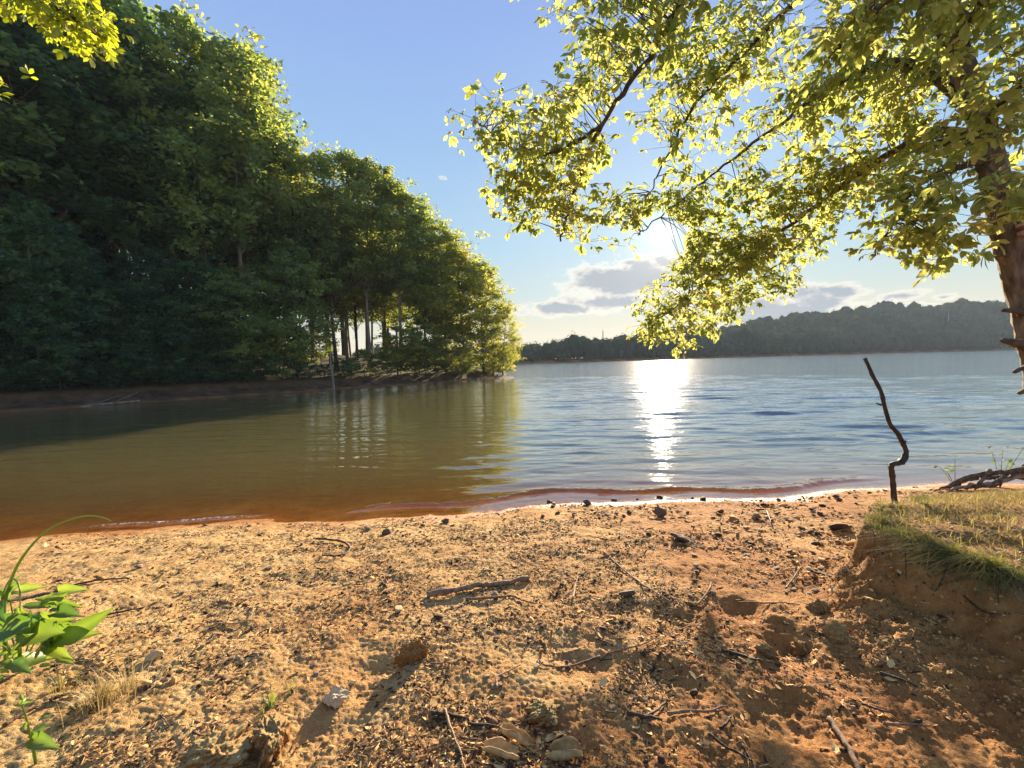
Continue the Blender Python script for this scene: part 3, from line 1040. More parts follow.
# bracket fungus: overlapping shelves on the trunk
fb = MB()
for i, (px, py, w, tt_) in enumerate(((1022, 196, .085, 0), (1026, 206, .10, 0), (1021, 215, .075, 0), (1027, 224, .085, 0), (1024, 232, .055, 0))):
    c = at(px, py, TRUNK_D - 0.17)
    V, Fc = [], []
    rings, sg = 4, 14
    for r_ in range(rings + 1):
        f = r_ / rings
        for s_ in range(sg):
            a = s_ / sg * 2 * PI
            rad_ = w * f * (1 + .12 * math.sin(a * 3 + i) + RNG.normal(0, .03))
            V.append(c + np.array([math.cos(a) * rad_, math.sin(a) * rad_ * .8, 0.018 * (1 - f * f) + 0.006 * math.sin(f * 14) - f * 0.006]))
    n1 = len(V)
    for r_ in range(rings + 1):
        f = r_ / rings
        for s_ in range(sg):
            a = s_ / sg * 2 * PI
            rad_ = w * f * 0.94 * (1 + .12 * math.sin(a * 3 + i))
            V.append(c + np.array([math.cos(a) * rad_, math.sin(a) * rad_ * .8, -0.022 - 0.006 * (1 - f)]))
    for lay, o_ in ((0, 0), (1, n1)):
        for r_ in range(rings):
            for s_ in range(sg):
                t_ = (s_ + 1) % sg
                q = (o_ + r_ * sg + s_, o_ + (r_ + 1) * sg + s_, o_ + (r_ + 1) * sg + t_, o_ + r_ * sg + t_)
                Fc.append(q if lay == 0 else q[::-1])
    for s_ in range(sg):
        t_ = (s_ + 1) % sg
        Fc.append((rings * sg + s_, n1 + rings * sg + s_, n1 + rings * sg + t_, rings * sg + t_))
    fb.add(np.array(V), Fc)
fb.build('bracket_fungus', M_FUNGUS, near_tree, origin=BASE)

limbs = [
    # (points px,py,depth), r start, r end
    ([(948, 10, 4.4), (860, -110, 4.6), (760, -90, 4.9), (690, -8, 5.1), (650, 55, 5.3), (602, 125, 5.5), (578, 185, 5.7), (560, 240, 5.9)], .075, .012),
    ([(602, 125, 5.5), (560, 150, 5.5), (520, 152, 5.6), (478, 122, 5.7)], .030, .006),
    ([(960, 60, 4.3), (880, -45, 5.0), (800, -2, 5.6), (755, 42, 6.0), (700, 98, 6.4), (672, 145, 6.6), (648, 195, 6.8)], .055, .008),
    ([(985, 150, 4.2), (935, 132, 4.9), (862, 172, 5.8), (790, 225, 6.8), (720, 272, 7.8), (655, 322, 8.6)], .065, .010),
    ([(988, 160, 4.1), (955, 168, 4.15), (915, 188, 4.3), (893, 222, 4.5), (868, 262, 4.6)], .042, .005),
    ([(975, 115, 4.2), (905, 62, 4.9), (835, 85, 5.7), (765, 135, 6.6), (700, 185, 7.2), (640, 235, 7.6)], .055, .008),
    ([(955, 40, 4.35), (985, -10, 3.9), (930, -25, 3.6), (860, 25, 3.7), (820, 70, 3.9)], .045, .007),
    ([(980, 130, 4.1), (1010, 95, 3.7), (1045, 60, 3.3), (1080, 20, 3.0)], .05, .01),
    ([(978, 140, 4.2), (905, 152, 5.6), (850, 192, 6.8), (800, 245, 8.0), (735, 300, 9.2)], .05, .008),
    ([(940, -10, 4.5), (900, -120, 5.5), (820, -180, 7.0), (700, -160, 8.5), (620, -90, 9.5)], .06, .01),
    ([(925, -90, 4.6), (980, -200, 5.4), (1060, -230, 6.4), (1150, -150, 7.5)], .06, .01),
    ([(985, 165, 4.1), (1000, 178, 3.7), (1006, 196, 3.35)], .018, .004),
    ([(970, 100, 4.2), (940, 70, 5.2), (900, 30, 6.4), (850, 40, 7.6), (790, 100, 8.8)], .05, .01),
]
# where the crown shows in the photo (pixel outlines of leafy masses and how many sprays each holds)
masses = [
    ([(550, -30), (700, -30), (690, 40), (640, 95), (600, 95), (580, 62), (560, 25)], 62, (0,)),
    ([(468, 122), (490, 92), (520, 95), (545, 100), (560, 70), (600, 85), (610, 120), (595, 165), (575, 195), (585, 245), (562, 245), (545, 218), (515, 222), (495, 185)], 98, (0, 1)),
    ([(640, 90), (700, 0), (800, -30), (800, 40), (720, 120), (690, 200), (650, 215), (640, 180), (655, 140), (630, 115)], 84, (2,)),
    ([(600, 205), (650, 200), (700, 190), (720, 220), (690, 262), (650, 260), (622, 245)], 66, (5, 2)),
    ([(645, 300), (690, 255), (760, 215), (850, 160), (900, 150), (880, 210), (840, 215), (815, 245), (790, 288), (740, 312), (690, 343), (650, 345), (636, 325)], 150, (3, 8)),
    ([(638, 338), (642, 292), (690, 258), (752, 238), (795, 280), (740, 310), (690, 341)], 62, (3, 8)),
    ([(700, 175), (760, 110), (850, 60), (930, 80), (950, 140), (880, 190), (800, 225), (720, 250)], 125, (5, 3, 8)),
    ([(760, 110), (800, 30), (860, -20), (960, -20), (960, 60), (900, 100), (830, 120)], 74, (6, 12, 5)),
    ([(880, -40), (1030, -40), (1030, 150), (990, 140), (940, 100), (900, 40)], 56, (6, 7, 12)),
    ([(866, 262), (895, 210), (935, 225), (960, 240), (945, 265), (925, 248), (890, 262)], 18, (4,)),
    ([(885, 200), (900, 178), (940, 165), (960, 185), (930, 205), (905, 205)], 14, (4,)),
    ([(978, 195), (1003, 172), (1030, 178), (1012, 205), (996, 235), (985, 230)], 9, (11,)),
    ([(560, -60), (700, -170), (900, -230), (1100, -220), (1180, -100), (1060, -20), (700, -25)], 70, (9, 10, 7)),
]
limb_pts = []
for pts, ra, rb in limbs:
    w = np.array([at(*p) for p in pts])
    limb_pts.append(spline(w, 8 * len(w)))
rng = np.random.default_rng(21)
leafs = {i: MB() for i in range(len(limbs))}
twigs = {i: MB() for i in range(len(limbs))}
inv = np.linalg.inv(CR)


def project(P):
    q = (P - np.array([0, 0, CAMZ])) @ inv.T
    return np.stack([512 + F * q[:, 0] / -q[:, 2], 384 - F * q[:, 1] / -q[:, 2]], 1)


limb_px = [project(p) for p in limb_pts]
for poly, cnt, use in masses:
    xs, ys = [p[0] for p in poly], [p[1] for p in poly]
    done = 0
    while done < cnt:
        px, py = rng.uniform(min(xs), max(xs)), rng.uniform(min(ys), max(ys))
        if not in_poly(px, py, poly) or math.hypot(px - 662, py - 235) < 28:
            continue
        if perlin(np.array([px / 42.0]), np.array([py / 30.0 + 7]))[0] < -0.20 and rng.uniform() < 0.8:
            done += 0.5
            continue
        done += 1
        best = None
        for li in use:
            d2 = np.hypot(limb_px[li][:, 0] - px, limb_px[li][:, 1] - py)
            k = int(np.argmin(d2 + rng.uniform(0, 25, len(d2))))
            if best is None or d2[k] < best[0]:
                best = (d2[k], li, k)
        _, li, k = best
        a = limb_pts[li][k]
        dep = a[1] + rng.normal(0, 0.35) + 0.002 * (rng.uniform(-1, 1)) * best[0]
        c = at(px, py, max(2.9, dep))
        gap = np.linalg.norm(c - a)
        if gap > 2.2:
            c = a + (c - a) * (2.2 / gap)
        midp = (a + c) / 2 + np.array([0, 0, 0.10 * gap]) + rng.normal(0, .03, 3)
        tw = spline([a, midp, c], 7)
        if gap > 0.05:
            twigs[li].tube(tw, np.linspace(.008, .0025, 7) * (0.7 + gap * .35), 4, cap=False)
        # the spray: a twig fanning out from c with compound leaves on it
        dirn = (c - midp) + np.array([0, 0, -0.15 * gap]) + rng.normal(0, .12, 3)
        dirn /= np.linalg.norm(dirn) + 1e-9
        n = rng.integers(7, 12)
        t = rng.uniform(-0.28, 0.20, n)
        lat = rng.normal(0, 0.13, (n, 3)) * np.array([1, 1, 0.6])
        pos = c + dirn * t[:, None] + lat
        pj = project(pos)
        ok = np.hypot(pj[:, 0] - 662, pj[:, 1] - 235) > 25
        pos, lat, t = pos[ok], lat[ok], t[ok]
        n = len(pos)
        dd = dirn * 0.8 + lat * 5 + rng.normal(0, .35, (n, 3)) + np.array([0, 0, -0.15])
        compound(leafs[li], pos, dd, rng.uniform(0.075, 0.155, n), rng, rng.normal(0.55, 0.17))
        for q in range(n):
            if q % 2 == 0:
                twigs[li].tube([c + dirn * t[q] * 0.5, pos[q]], [.003, .0015], 3, cap=False)
for i, (pts, ra, rb) in enumerate(limbs):
    lb = MB()
    P = limb_pts[i]
    kink = rng.normal(0, 1, (len(P), 3)) * np.linspace(0.002, 0.018, len(P))[:, None]
    kink[0] = 0
    rad = ra + (rb - ra) * np.linspace(0, 1, len(P)) ** 0.75
    lb.tube(P + kink, rad, 8, rough=0.05)
    if twigs[i].n:
        lb.add(np.concatenate(twigs[i].V), [], 0.5)
        off = lb.n - twigs[i].n
        lb.L.extend([q + off for q in twigs[i].L])
        lb.T.extend(twigs[i].T)
        lb.M.extend(twigs[i].M)
    lo = lb.build('limb', M_LIMB, near_tree, origin=BASE)
    if leafs[i].n:
        leafs[i].build('foliage', M_LEAF_NEAR, lo, origin=BASE)

# ------------------------------------------------------------------ tree at the left whose branch dips into the top corner
lt_base = (-6.4, 2.2, gz(-6.4, 2.2))
lt = thing('overhanging_tree', 'tree at the left edge with a bright yellow green leaf spray in the top corner', 'tree', lt_base)
LB = np.array(lt_base)
b = MB()
b.tube(spline([LB + (0, 0, -.3), LB + (0.05, .1, 2), LB + (0.2, .15, 4.5), LB + (0.2, .3, 8)], 24), np.linspace(.2, .09, 24), 12, rough=.04)
b.build('trunk', M_BARKNEAR, lt, origin=LB)
rng = np.random.default_rng(33)
lt_limbs = [[LB + (0.15, .12, 4.0), at(-120, -70, 3.2), at(-20, -25, 3.1), at(50, 4, 3.05), at(98, 36, 3.0)],
            [LB + (0.15, .12, 3.6), at(-170, 10, 2.9), at(-60, 62, 2.8), at(-4, 80, 2.8)],
            [LB + (0.2, .2, 5.5), at(-180, -200, 3.5), at(-60, -160, 3.6), at(60, -110, 3.6)]]
for li, pts in enumerate(lt_limbs):
    P = spline(pts, 30)
    lb, fo = MB(), MB()
    lb.tube(P, np.linspace(.05, .005, 30), 6, rough=.05)
    for k in range(10 if li != 1 else 14, 30):
        for r_ in range(8 if li != 1 else 2):
            c = P[k] + rng.normal(0, 0.085, 3) * np.array([1, 1, .45])
            pq = project(c[None])[0]
            if (li == 0 and (pq[1] > 45 or pq[0] > 108)) or (li == 1 and (pq[0] > 0 or pq[1] > 82)):
                continue
            lb.tube([P[k], c], [.004, .002], 3, cap=False)
            n = 4
            pos = c + rng.normal(0, .06, (n, 3))
            dd = (P[min(k + 1, 29)] - P[k - 1]) * 2 + rng.normal(0, .25, (n, 3)) + np.array([0, 0, -0.12])
            compound(fo, pos, dd, rng.uniform(.045, .075, n), rng, rng.uniform(.3, .9))
    l_ = lb.build('limb', M_LIMB, lt, origin=LB)
    fo.build('foliage', M_LEAF_YEL, l_, origin=LB)


# ------------------------------------------------------------------ sticks
rng = np.random.default_rng(55)


def stick(pxs, r, label, name='stick', m=None, lift=0.012, cat='stick', group=None, tint=0.5, forks=(), y=None, taper=0.45, sides=7):
    pts = []
    for p in pxs:
        q = ground_px(p[0], p[1])
        q[2] += lift + (p[2] if len(p) > 2 else 0)
        pts.append(q)
    n = max(8, 5 * len(pts))
    P = spline(pts, n) + rng.normal(0, r * .16, (n, 3))
    b = MB()
    rad = r * (1 - (1 - taper) * np.linspace(0, 1, n)) * (1 + rng.normal(0, .07, n))
    b.tube(P, rad, sides, tint, rough=.07)
    for (f, dx, dy, ln) in forks:
        i = int(f * (n - 1))
        q = P[i]
        d = np.array([dx, dy, .12]) * ln
        b.tube(spline([q, q + d * .5 + rng.normal(0, r * .4, 3), q + d], 6), np.linspace(rad[i] * .6, rad[i] * .25, 6), 5, tint)
    org = P[0].copy()
    o = b.build(name, m or M_STICK, origin=org)
    return tag(o, label, cat, group)


stick([(427, 597), (452, 594), (478, 588), (502, 586), (527, 581)], .023, 'thick brown stick lying alone in the middle of the beach', tint=.6, taper=.7, forks=((.55, .3, -.1, .10), (.97, .5, .2, .07)), lift=.02)
stick([(466, 601), (490, 600), (512, 598), (524, 603), (538, 606)], .010, 'thin bent twig in front of the thick brown stick', 'twig', cat='twig', tint=.5)
stick([(604, 553), (622, 570), (645, 588), (671, 604)], .008, 'long straight twig slanting beside the dark bark chip', 'twig', cat='twig', tint=.8, forks=((.15, -.3, .5, .1),))
stick([(573, 600), (575, 588), (578, 578)], .008, 'short pale upright twig right of the thick brown stick', 'twig', cat='twig', tint=.95)
stick([(316, 541), (330, 542), (345, 545), (350, 552), (340, 558), (322, 558)], .012, 'dark hooked root curling on the sand near the water', 'root', M_DARKSTICK, cat='root', lift=.025)
stick([(8, 603), (35, 598), (60, 592), (90, 583), (130, 580)], .012, 'long dark stick on the sand behind the green weed', m=M_DARKSTICK, tint=.3)
stick([(100, 618), (122, 614), (145, 609)], .008, 'short dark stick right of the green weed', m=M_DARKSTICK)
stick([(445, 713), (452, 735), (460, 755), (466, 775)], .0065, 'pale thin twig running down to the bottom of the sand', 'twig', cat='twig', tint=.9)
stick([(432, 716), (448, 717), (466, 721)], .010, 'dark bark strip at the head of the pale thin twig', 'bark_strip', M_DARKSTICK, cat='bark')
stick([(468, 727), (490, 728), (505, 731), (528, 724)], .006, 'thin dark twig above the tan bark curls', 'twig', m=M_DARKSTICK, cat='twig')
stick([(830, 722), (840, 738), (850, 755), (862, 780)], .012, 'thick straight stick pointing out of the bottom edge at right', tint=.6, taper=.8)
stick([(668, 717), (690, 714), (708, 714), (725, 709)], .008, 'curved brown stick above the crossed twigs', tint=.55)
stick([(640, 721), (652, 716), (664, 706), (668, 703)], .007, 'short dark stick left of the curved brown stick', 'twig', m=M_DARKSTICK, cat='twig')
stick([(628, 717), (645, 720), (662, 723)], .010, 'stubby dark wood piece left of the curved brown stick', 'bark_strip', M_DARKSTICK, cat='bark')
stick([(709, 737), (722, 747), (740, 757), (752, 764)], .007, 'dark twig slanting across the bottom right sand', 'twig', M_DARKSTICK, cat='twig')
stick([(742, 748), (748, 760), (756, 775)], .007, 'dark short twig crossing the slanting dark twig', 'twig', M_DARKSTICK, cat='twig')
stick([(721, 732), (727, 726), (731, 719)], .007, 'small dark upright chip of wood by the curved stick', 'twig', M_DARKSTICK, cat='twig')
stick([(722, 654), (740, 657), (752, 661), (763, 664)], .009, 'dark pointed stick in the hollow at the middle right', m=M_DARKSTICK)
stick([(697, 607), (705, 598), (710, 590), (711, 584)], .007, 'small forked pale twig on the yellow sand', 'twig', cat='twig', tint=.8, forks=((.5, -.3, -.2, .08),))
stick([(738, 605), (765, 605), (785, 605), (800, 607)], .006, 'thin brown twig lying level below the gravel', 'twig', cat='twig', tint=.35)
stick([(786, 590), (795, 578), (801, 568)], .006, 'thin dark twig standing in the gravel', 'twig', M_DARKSTICK, cat='twig')
stick([(215, 625), (235, 626), (250, 620), (254, 607)], .006, 'thin bent pale twig on the left sand', 'twig', cat='twig', tint=.8)
stick([(600, 660), (570, 670), (545, 668), (538, 660)], .007, 'arched grey twig in the dark hollow', 'twig', cat='twig', tint=.4)
stick([(600, 662), (612, 655), (640, 648), (655, 640)], .006, 'thin grey twig leading out of the dark hollow', 'twig', cat='twig', tint=.4)
stick([(818, 637), (845, 640)], .010, 'short dark stick at the foot of the crumbling bank', m=M_DARKSTICK, tint=.4)
stick([(880, 678), (900, 684), (918, 690)], .008, 'dark stick lying on the sunlit slope at lower right', m=M_DARKSTICK)
stick([(862, 707), (875, 712), (890, 716)], .007, 'dark twig left on the sunlit slope', 'twig', m=M_DARKSTICK, cat='twig')
stick([(884, 727), (905, 728), (930, 729)], .007, 'brown level twig on the sunlit slope at lower right', 'twig', cat='twig', tint=.5)
stick([(963, 598), (972, 606), (980, 615), (988, 619), (995, 618)], .006, 'thin dark rootlet hanging on the shaded bank face', 'rootlet', M_DARKSTICK, cat='root')
stick([(50, 705), (62, 700), (80, 696)], .010, 'dark stick in the litter under the green weed', m=M_DARKSTICK)
stick([(5, 728), (22, 716), (40, 708)], .009, 'brown stick in the litter at the left edge', tint=.3)
stick([(243, 700), (258, 690), (268, 682)], .006, 'small brown twig beside the small sprout', 'twig', cat='twig', tint=.4)
stick([(150, 690), (160, 676), (166, 668)], .005, 'short dark twig by the dry grass tuft', 'twig', M_DARKSTICK, cat='twig')

# many small twigs nobody could tell apart
for i in range(70):
    px, py = rng.uniform(40, 860), rng.uniform(535, 760)
    if px > 760 and py > 640:
        continue
    ln = rng.uniform(10, 28)
    a = rng.normal(0, .55)
    stick([(px, py), (px + ln * .5 * math.cos(a), py - ln * .25 * math.sin(a) + rng.normal(0, 1.5)), (px + ln * math.cos(a), py - ln * .5 * math.sin(a))], rng.uniform(.002, .0045),
          'tiny loose twig scattered on the sand of the beach', 'small_twig', M_STICK if rng.uniform() < .55 else M_DARKSTICK, .004, 'twig', 'tiny twigs scattered over the beach', rng.uniform(0, 1), sides=5)

for i, (px, py) in enumerate(((885, 541), (905, 551), (926, 556), (948, 563), (972, 570), (998, 578), (872, 533))):
    ln = rng.uniform(14, 40)
    dx = rng.normal(-3, 8)
    stick([(px, py), (px + dx * .4, py + ln * .5), (px + dx + rng.normal(0, 3), py + ln)], rng.uniform(.0025, .005), 'thin root hanging out of the cut bank under the grass', 'root', M_DARKSTICK if i % 2 else M_STICK, .012, 'root', 'roots hanging from the cut bank', .4, sides=5)

# the upright crooked stick at the edge of the bank
D = 3.75
up_pts = [(897, 508), (894, 497), (892.5, 478), (891, 468), (893, 464), (899, 463), (904, 459), (906, 451), (903, 444), (898, 434), (890, 424), (885, 408), (881, 392), (873, 376), (865, 358)]
P = spline([at(a, b_, D + 0.02 * math.sin(i)) for i, (a, b_) in enumerate(up_pts)], 60)
b = MB()
rad = np.interp(np.linspace(0, 1, 60), [0, .25, .4, .55, .75, 1], [.024, .021, .025, .019, .016, .014]) * (1 + RNG.normal(0, .07, 60))
b.tube(P, rad, 9, rough=.08)
for (a, c, r_) in (((903, 444), (906, 441), .014), ((881, 405), (876, 403), .009), ((892, 466), (888, 467), .012)):
    p0, p1 = at(*a, D), at(*c, D - .03)
    b.tube([p0, (p0 + p1) / 2, p1], [r_, r_ * .8, r_ * .4], 6)
tag(b.build('upright_stick', M_DARKSTICK, origin=P[0]), 'tall crooked dark stick standing upright at the edge of the grassy bank', 'stick')

# ------------------------------------------------------------------ driftwood behind the bank
DRIFT_D = float(ground_px(985, 489)[1])
dw = [[(938, 486), (960, 476), (985, 470), (1010, 468), (1040, 462)], [(942, 489), (970, 484), (1000, 480), (1030, 470)], [(948, 487), (962, 478), (980, 476), (1005, 474), (1035, 476)],
      [(955, 490), (985, 488), (1010, 478), (1030, 463)], [(975, 489), (982, 478), (990, 470)], [(960, 482), (985, 479), (1012, 470), (1038, 455)], [(990, 489), (1003, 476), (1018, 470)], [(950, 484), (975, 472), (995, 473)]]
labs = ['grey curved driftwood limb on top of the heap behind the grassy bank', 'long low driftwood limb at the front of the heap', 'weathered driftwood limb through the middle of the heap', 'slanting driftwood limb rising right in the heap',
        'short upright driftwood piece near the left of the heap', 'dark driftwood limb lying across the back of the heap', 'short slanting driftwood piece in the right of the heap', 'short arched driftwood piece at the left end of the heap']
for i, (pts, lab) in enumerate(zip(dw, labs)):
    d0 = DRIFT_D - .08 + .06 * (i % 4)
    P = spline([at(a, b_, d0 + .03 * k) for k, (a, b_) in enumerate(pts)], 18)
    P = P + rng.normal(0, .009, P.shape)
    under = terrain(P[:, 0], P[:, 1])[0]
    P[:, 2] -= np.max([np.min(P[:, 2] - under) - .015, 0])
    b = MB()
    b.tube(P, np.interp(np.linspace(0, 1, 18), [0, .3, 1], [.010, .026, .032]) * rng.uniform(.6, 1.2), 9, rng.uniform(.1, .9), rough=.16)
    tag(b.build('driftwood', M_DRIFT, origin=P[0]), lab, 'driftwood', 'driftwood heap behind the bank')


def sapling(pxs, depth, base, nleaf, label, size):
    b0 = at(*base, depth)
    b0[2] = gz(b0[0], b0[1]) - .01
    t = thing('sapling', label, 'sapling', b0)
    sb, lb = MB(), MB()
    for tip in pxs:
        p1 = at(*tip, depth + rng.normal(0, .08))
        P = spline([b0, (b0 + p1) / 2 + np.array([0, 0, .05]), p1], 10)
        sb.tube(P, np.linspace(.005, .002, 10), 4)
        pos = P[rng.integers(4, 10, nleaf)] + rng.normal(0, .03, (nleaf, 3))
        dd = rng.normal(0, 1, (nleaf, 3)) * np.array([1, 1, .4]) + (P[-1] - P[0])
        lb.inst(LF_V * np.array([1, 1.6, 1]), LF_F, pos, frame_from(dd, roll=rng.normal(0, .5, nleaf)), rng.uniform(.6, 1.2, nleaf) * size, rng.uniform(.3, 1, nleaf))
    sb.build('stem', M_LIMB, t, origin=b0)
    lb.build('foliage', M_LEAF_PLANT, t, origin=b0)


sapling([(992, 452), (1003, 449), (1010, 460), (1030, 440)], DRIFT_D + .1, (1000, 484), 6, 'small green sapling sprouting out of the driftwood heap', .06)
sapling([(938, 466), (955, 458), (945, 470)], DRIFT_D + .05, (955, 488), 5, 'small pale sapling at the left end of the driftwood heap', .055)

# fallen pale branch on the far bank and a leaning snag
b = MB()
bx = [at(18, 416, 23.3), at(60, 411, 23.6), at(95, 405, 24.0), at(140, 401, 25.0)]
P = spline(bx, 20)
b.tube(P, np.linspace(.05, .07, 20), 7, .9, rough=.06)
for (i, tx, ty) in ((12, 118, 396), (15, 138, 392), (9, 70, 404)):
    b.tube([P[i], at(tx, ty, P[i][1] + .2)], [.035, .012], 5, .9)
tag(b.build('fallen_branch', M_BARKPALE, origin=P[0]), 'pale fallen branch lying in the water below the far shaded bank', 'branch')
b = MB()
sp = [at(334, 392, 33.0), at(333, 380, 33.1), at(331, 366, 33.3), at(330, 352, 33.6)]
sp[0][2] = -.4
P = spline(sp, 12)
b.tube(P, np.linspace(.10, .05, 12), 6, .8, rough=.05)
tag(b.build('snag', M_BARKPALE, origin=P[0]), 'thin pale dead snag standing in the water by the far bank', 'snag')

# ------------------------------------------------------------------ stones, clods, chips
ICO = None


def ico(sub):
    import bmesh
    bm = bmesh.new()
    bmesh.ops.create_icosphere(bm, subdivisions=sub, radius=1.0)
    V = np.array([v.co[:] for v in bm.verts])
    Fc = [tuple(v.index for v in f.verts) for f in bm.faces]
    bm.free()
    return V, Fc


I1, I2, I3, I4 = ico(1), ico(2), ico(3), ico(6)
_st = bpy.data.meshes


def stone_mesh(seed, m, flat=0.5, sub=3, rough=0.35, ang=0.95):
    rg = np.random.default_rng(seed)
    V, Fc = {2: I2, 3: I3, 4: I4}[sub]
    V = V.copy()
    # facets cut by random planes
    for _ in range(14):
        n = rg.normal(0, 1, 3)
        n /= np.linalg.norm(n)
        d = rg.uniform(0.42, 0.85)
        h = V @ n - d
        V = V - np.maximum(h, 0)[:, None] * n * ang
    V = V * (1 + rough * 0.35 * perlin(V[:, 0] * 2.3 + seed, V[:, 1] * 2.3 + V[:, 2] * 1.7)[:, None])
    V = V * (1 + rough * 0.2 * perlin(V[:, 0] * 6 + seed, V[:, 1] * 6 + V[:, 2] * 5)[:, None])
    if sub == 4:
        off = Vector((seed * 3.7, seed * 1.3, 0))
        dsp = []
        for v in V:
            p_ = Vector(v) + off
            dsp.append(.20 * mnoise.noise(p_ * 1.7) + .13 * mnoise.noise(p_ * 4) - .10 * abs(mnoise.noise(p_ * 8)) + .055 * mnoise.noise(p_ * 17) + .03 * mnoise.noise(p_ * 36))
        V = V * (1 + rough * np.array(dsp))[:, None]
    V = V * np.array([1, rg.uniform(.6, .9), flat])
    b = MB()
    b.add(V, Fc, rg.uniform(.3, .7))
    return b.mesh('stone', [m], smooth=True)


def stone(px, py, w, me, label, name='stone', cat='stone', group=None, rz=None, sink=0.25, sz=(1, 1, 1)):
    """w: width in pixels of the photo"""
    g = ground_px(px, py)
    r = w / 2 * math.hypot(g[1], 0) / F
    o = obj(name, me, None, (g[0], g[1], g[2] + r * .6 * (1 - sink * 2) * sz[2]))
    o.scale = (r * sz[0], r * sz[1], r * sz[2])
    o.rotation_euler = (rng.normal(0, .15), rng.normal(0, .15), rng.uniform(0, 6.28) if rz is None else rz)
    return tag(o, label, cat, group)


ST_B = [stone_mesh(i, M_STONE) for i in range(5)]
ST_D = [stone_mesh(20 + i, M_DARKSTONE, .7) for i in range(5)]
ST_P = [stone_mesh(40 + i, M_PALESTONE, .55) for i in range(4)]
CLODS = [stone_mesh(60 + i, M_CLOD, .75, 4, 1.1, .5) for i in range(4)]

stone(411, 661, 40, CLODS[0], 'reddish clay clod with a dark shadow left of centre', 'clay_clod', 'clod', rz=.4, sz=(1, .8, 1.0))
stone(545, 716, 44, CLODS[1], 'low crumbly clay clod above the tan bark curls', 'clay_clod', 'clod', rz=1.0, sz=(1, .9, .6))
stone(335, 703, 36, stone_mesh(80, M_PALESTONE, .6, 4, .7), 'pale cream rock on the sand right of the small sprout', 'rock', 'rock', rz=.5, sz=(1, .8, 1))
stone(275, 748, 60, CLODS[2], 'big orange clay clod with a crusted top at the bottom left', 'clay_clod', 'clod', rz=2, sz=(1, .9, 1.0), sink=.2)
stone(215, 768, 70, stone_mesh(82, M_CLOD, .5, 4, 1.1, .4), 'tan crusted clod at the bottom edge left of the orange clod', 'clay_clod', 'clod', rz=1.2)
stone(800, 655, 26, CLODS[3], 'small clay clod at the foot of the crumbling bank', 'clay_clod', 'clod')
stone(838, 640, 30, CLODS[0], 'clay clod fallen below the grassy bank corner', 'clay_clod', 'clod', rz=2.5)
stone(766, 655, 20, CLODS[2], 'small clay clod at the rim of the hollow', 'clay_clod', 'clod')
stone(817, 612, 22, CLODS[1], 'small clay clod where the gravel meets the bank', 'clay_clod', 'clod')
stone(684, 541, 44, stone_mesh(83, M_DARKSTONE, .45, 3, .6), 'flat dark brown rock on the red sand near the water', 'rock', 'rock', rz=.1, sz=(1, .6, .4))
stone(661, 517, 18, ST_D[0], 'round dark mossy stone at the water edge in the sun path', 'stone', 'stone')
stone(587, 505, 11, ST_D[1], 'dark stone standing in the wavelet left of the sun path', 'stone', 'stone')
stone(626, 597, 26, stone_mesh(84, M_DARKSTONE, .4, 3, .3), 'dark flat bark chip beside the long straight twig', 'bark_chip', 'bark', rz=.2, sz=(1, .5, .7))
stone(368, 530, 12, ST_B[0], 'pale topped stone on the wet sand above the hooked root', 'stone', 'stone')
stone(387, 534, 11, ST_D[2], 'dark stone next to the pale topped stone by the water', 'stone', 'stone')
stone(446, 523, 10, ST_D[3], 'dark stone alone on the wet sand left of middle', 'stone', 'stone')
stone(755, 519, 11, ST_B[1], 'upright pointed brown stone at the water edge', 'stone', 'stone', rz=1, sz=(1, 1, 1.8))
stone(808, 570, 10, ST_P[0], 'whitest small stone in the gravel', 'stone', 'stone')
stone(821, 562, 9, ST_P[1], 'white small stone furthest right in the gravel', 'stone', 'stone')
stone(50, 648, 18, ST_P[2], 'white stone half hidden under the green weed', 'stone', 'stone')
stone(152, 661, 24, ST_P[3], 'flat pale stone right of the dry grass tuft', 'stone', 'stone', rz=.2, sz=(1, .6, .8))
stone(70, 624, 14, ST_D[4], 'dark reddish stone behind the green weed', 'stone', 'stone')
stone(398, 612, 13, ST_P[1], 'pale knobbly stone below the left end of the thick stick', 'stone', 'stone')
stick([(757, 512), (766, 513), (769, 520), (771, 526)], .010, 'small dark crooked root sticking up at the water edge', 'root', M_DARKSTICK, cat='root', lift=.03)

# curled tan bark pieces


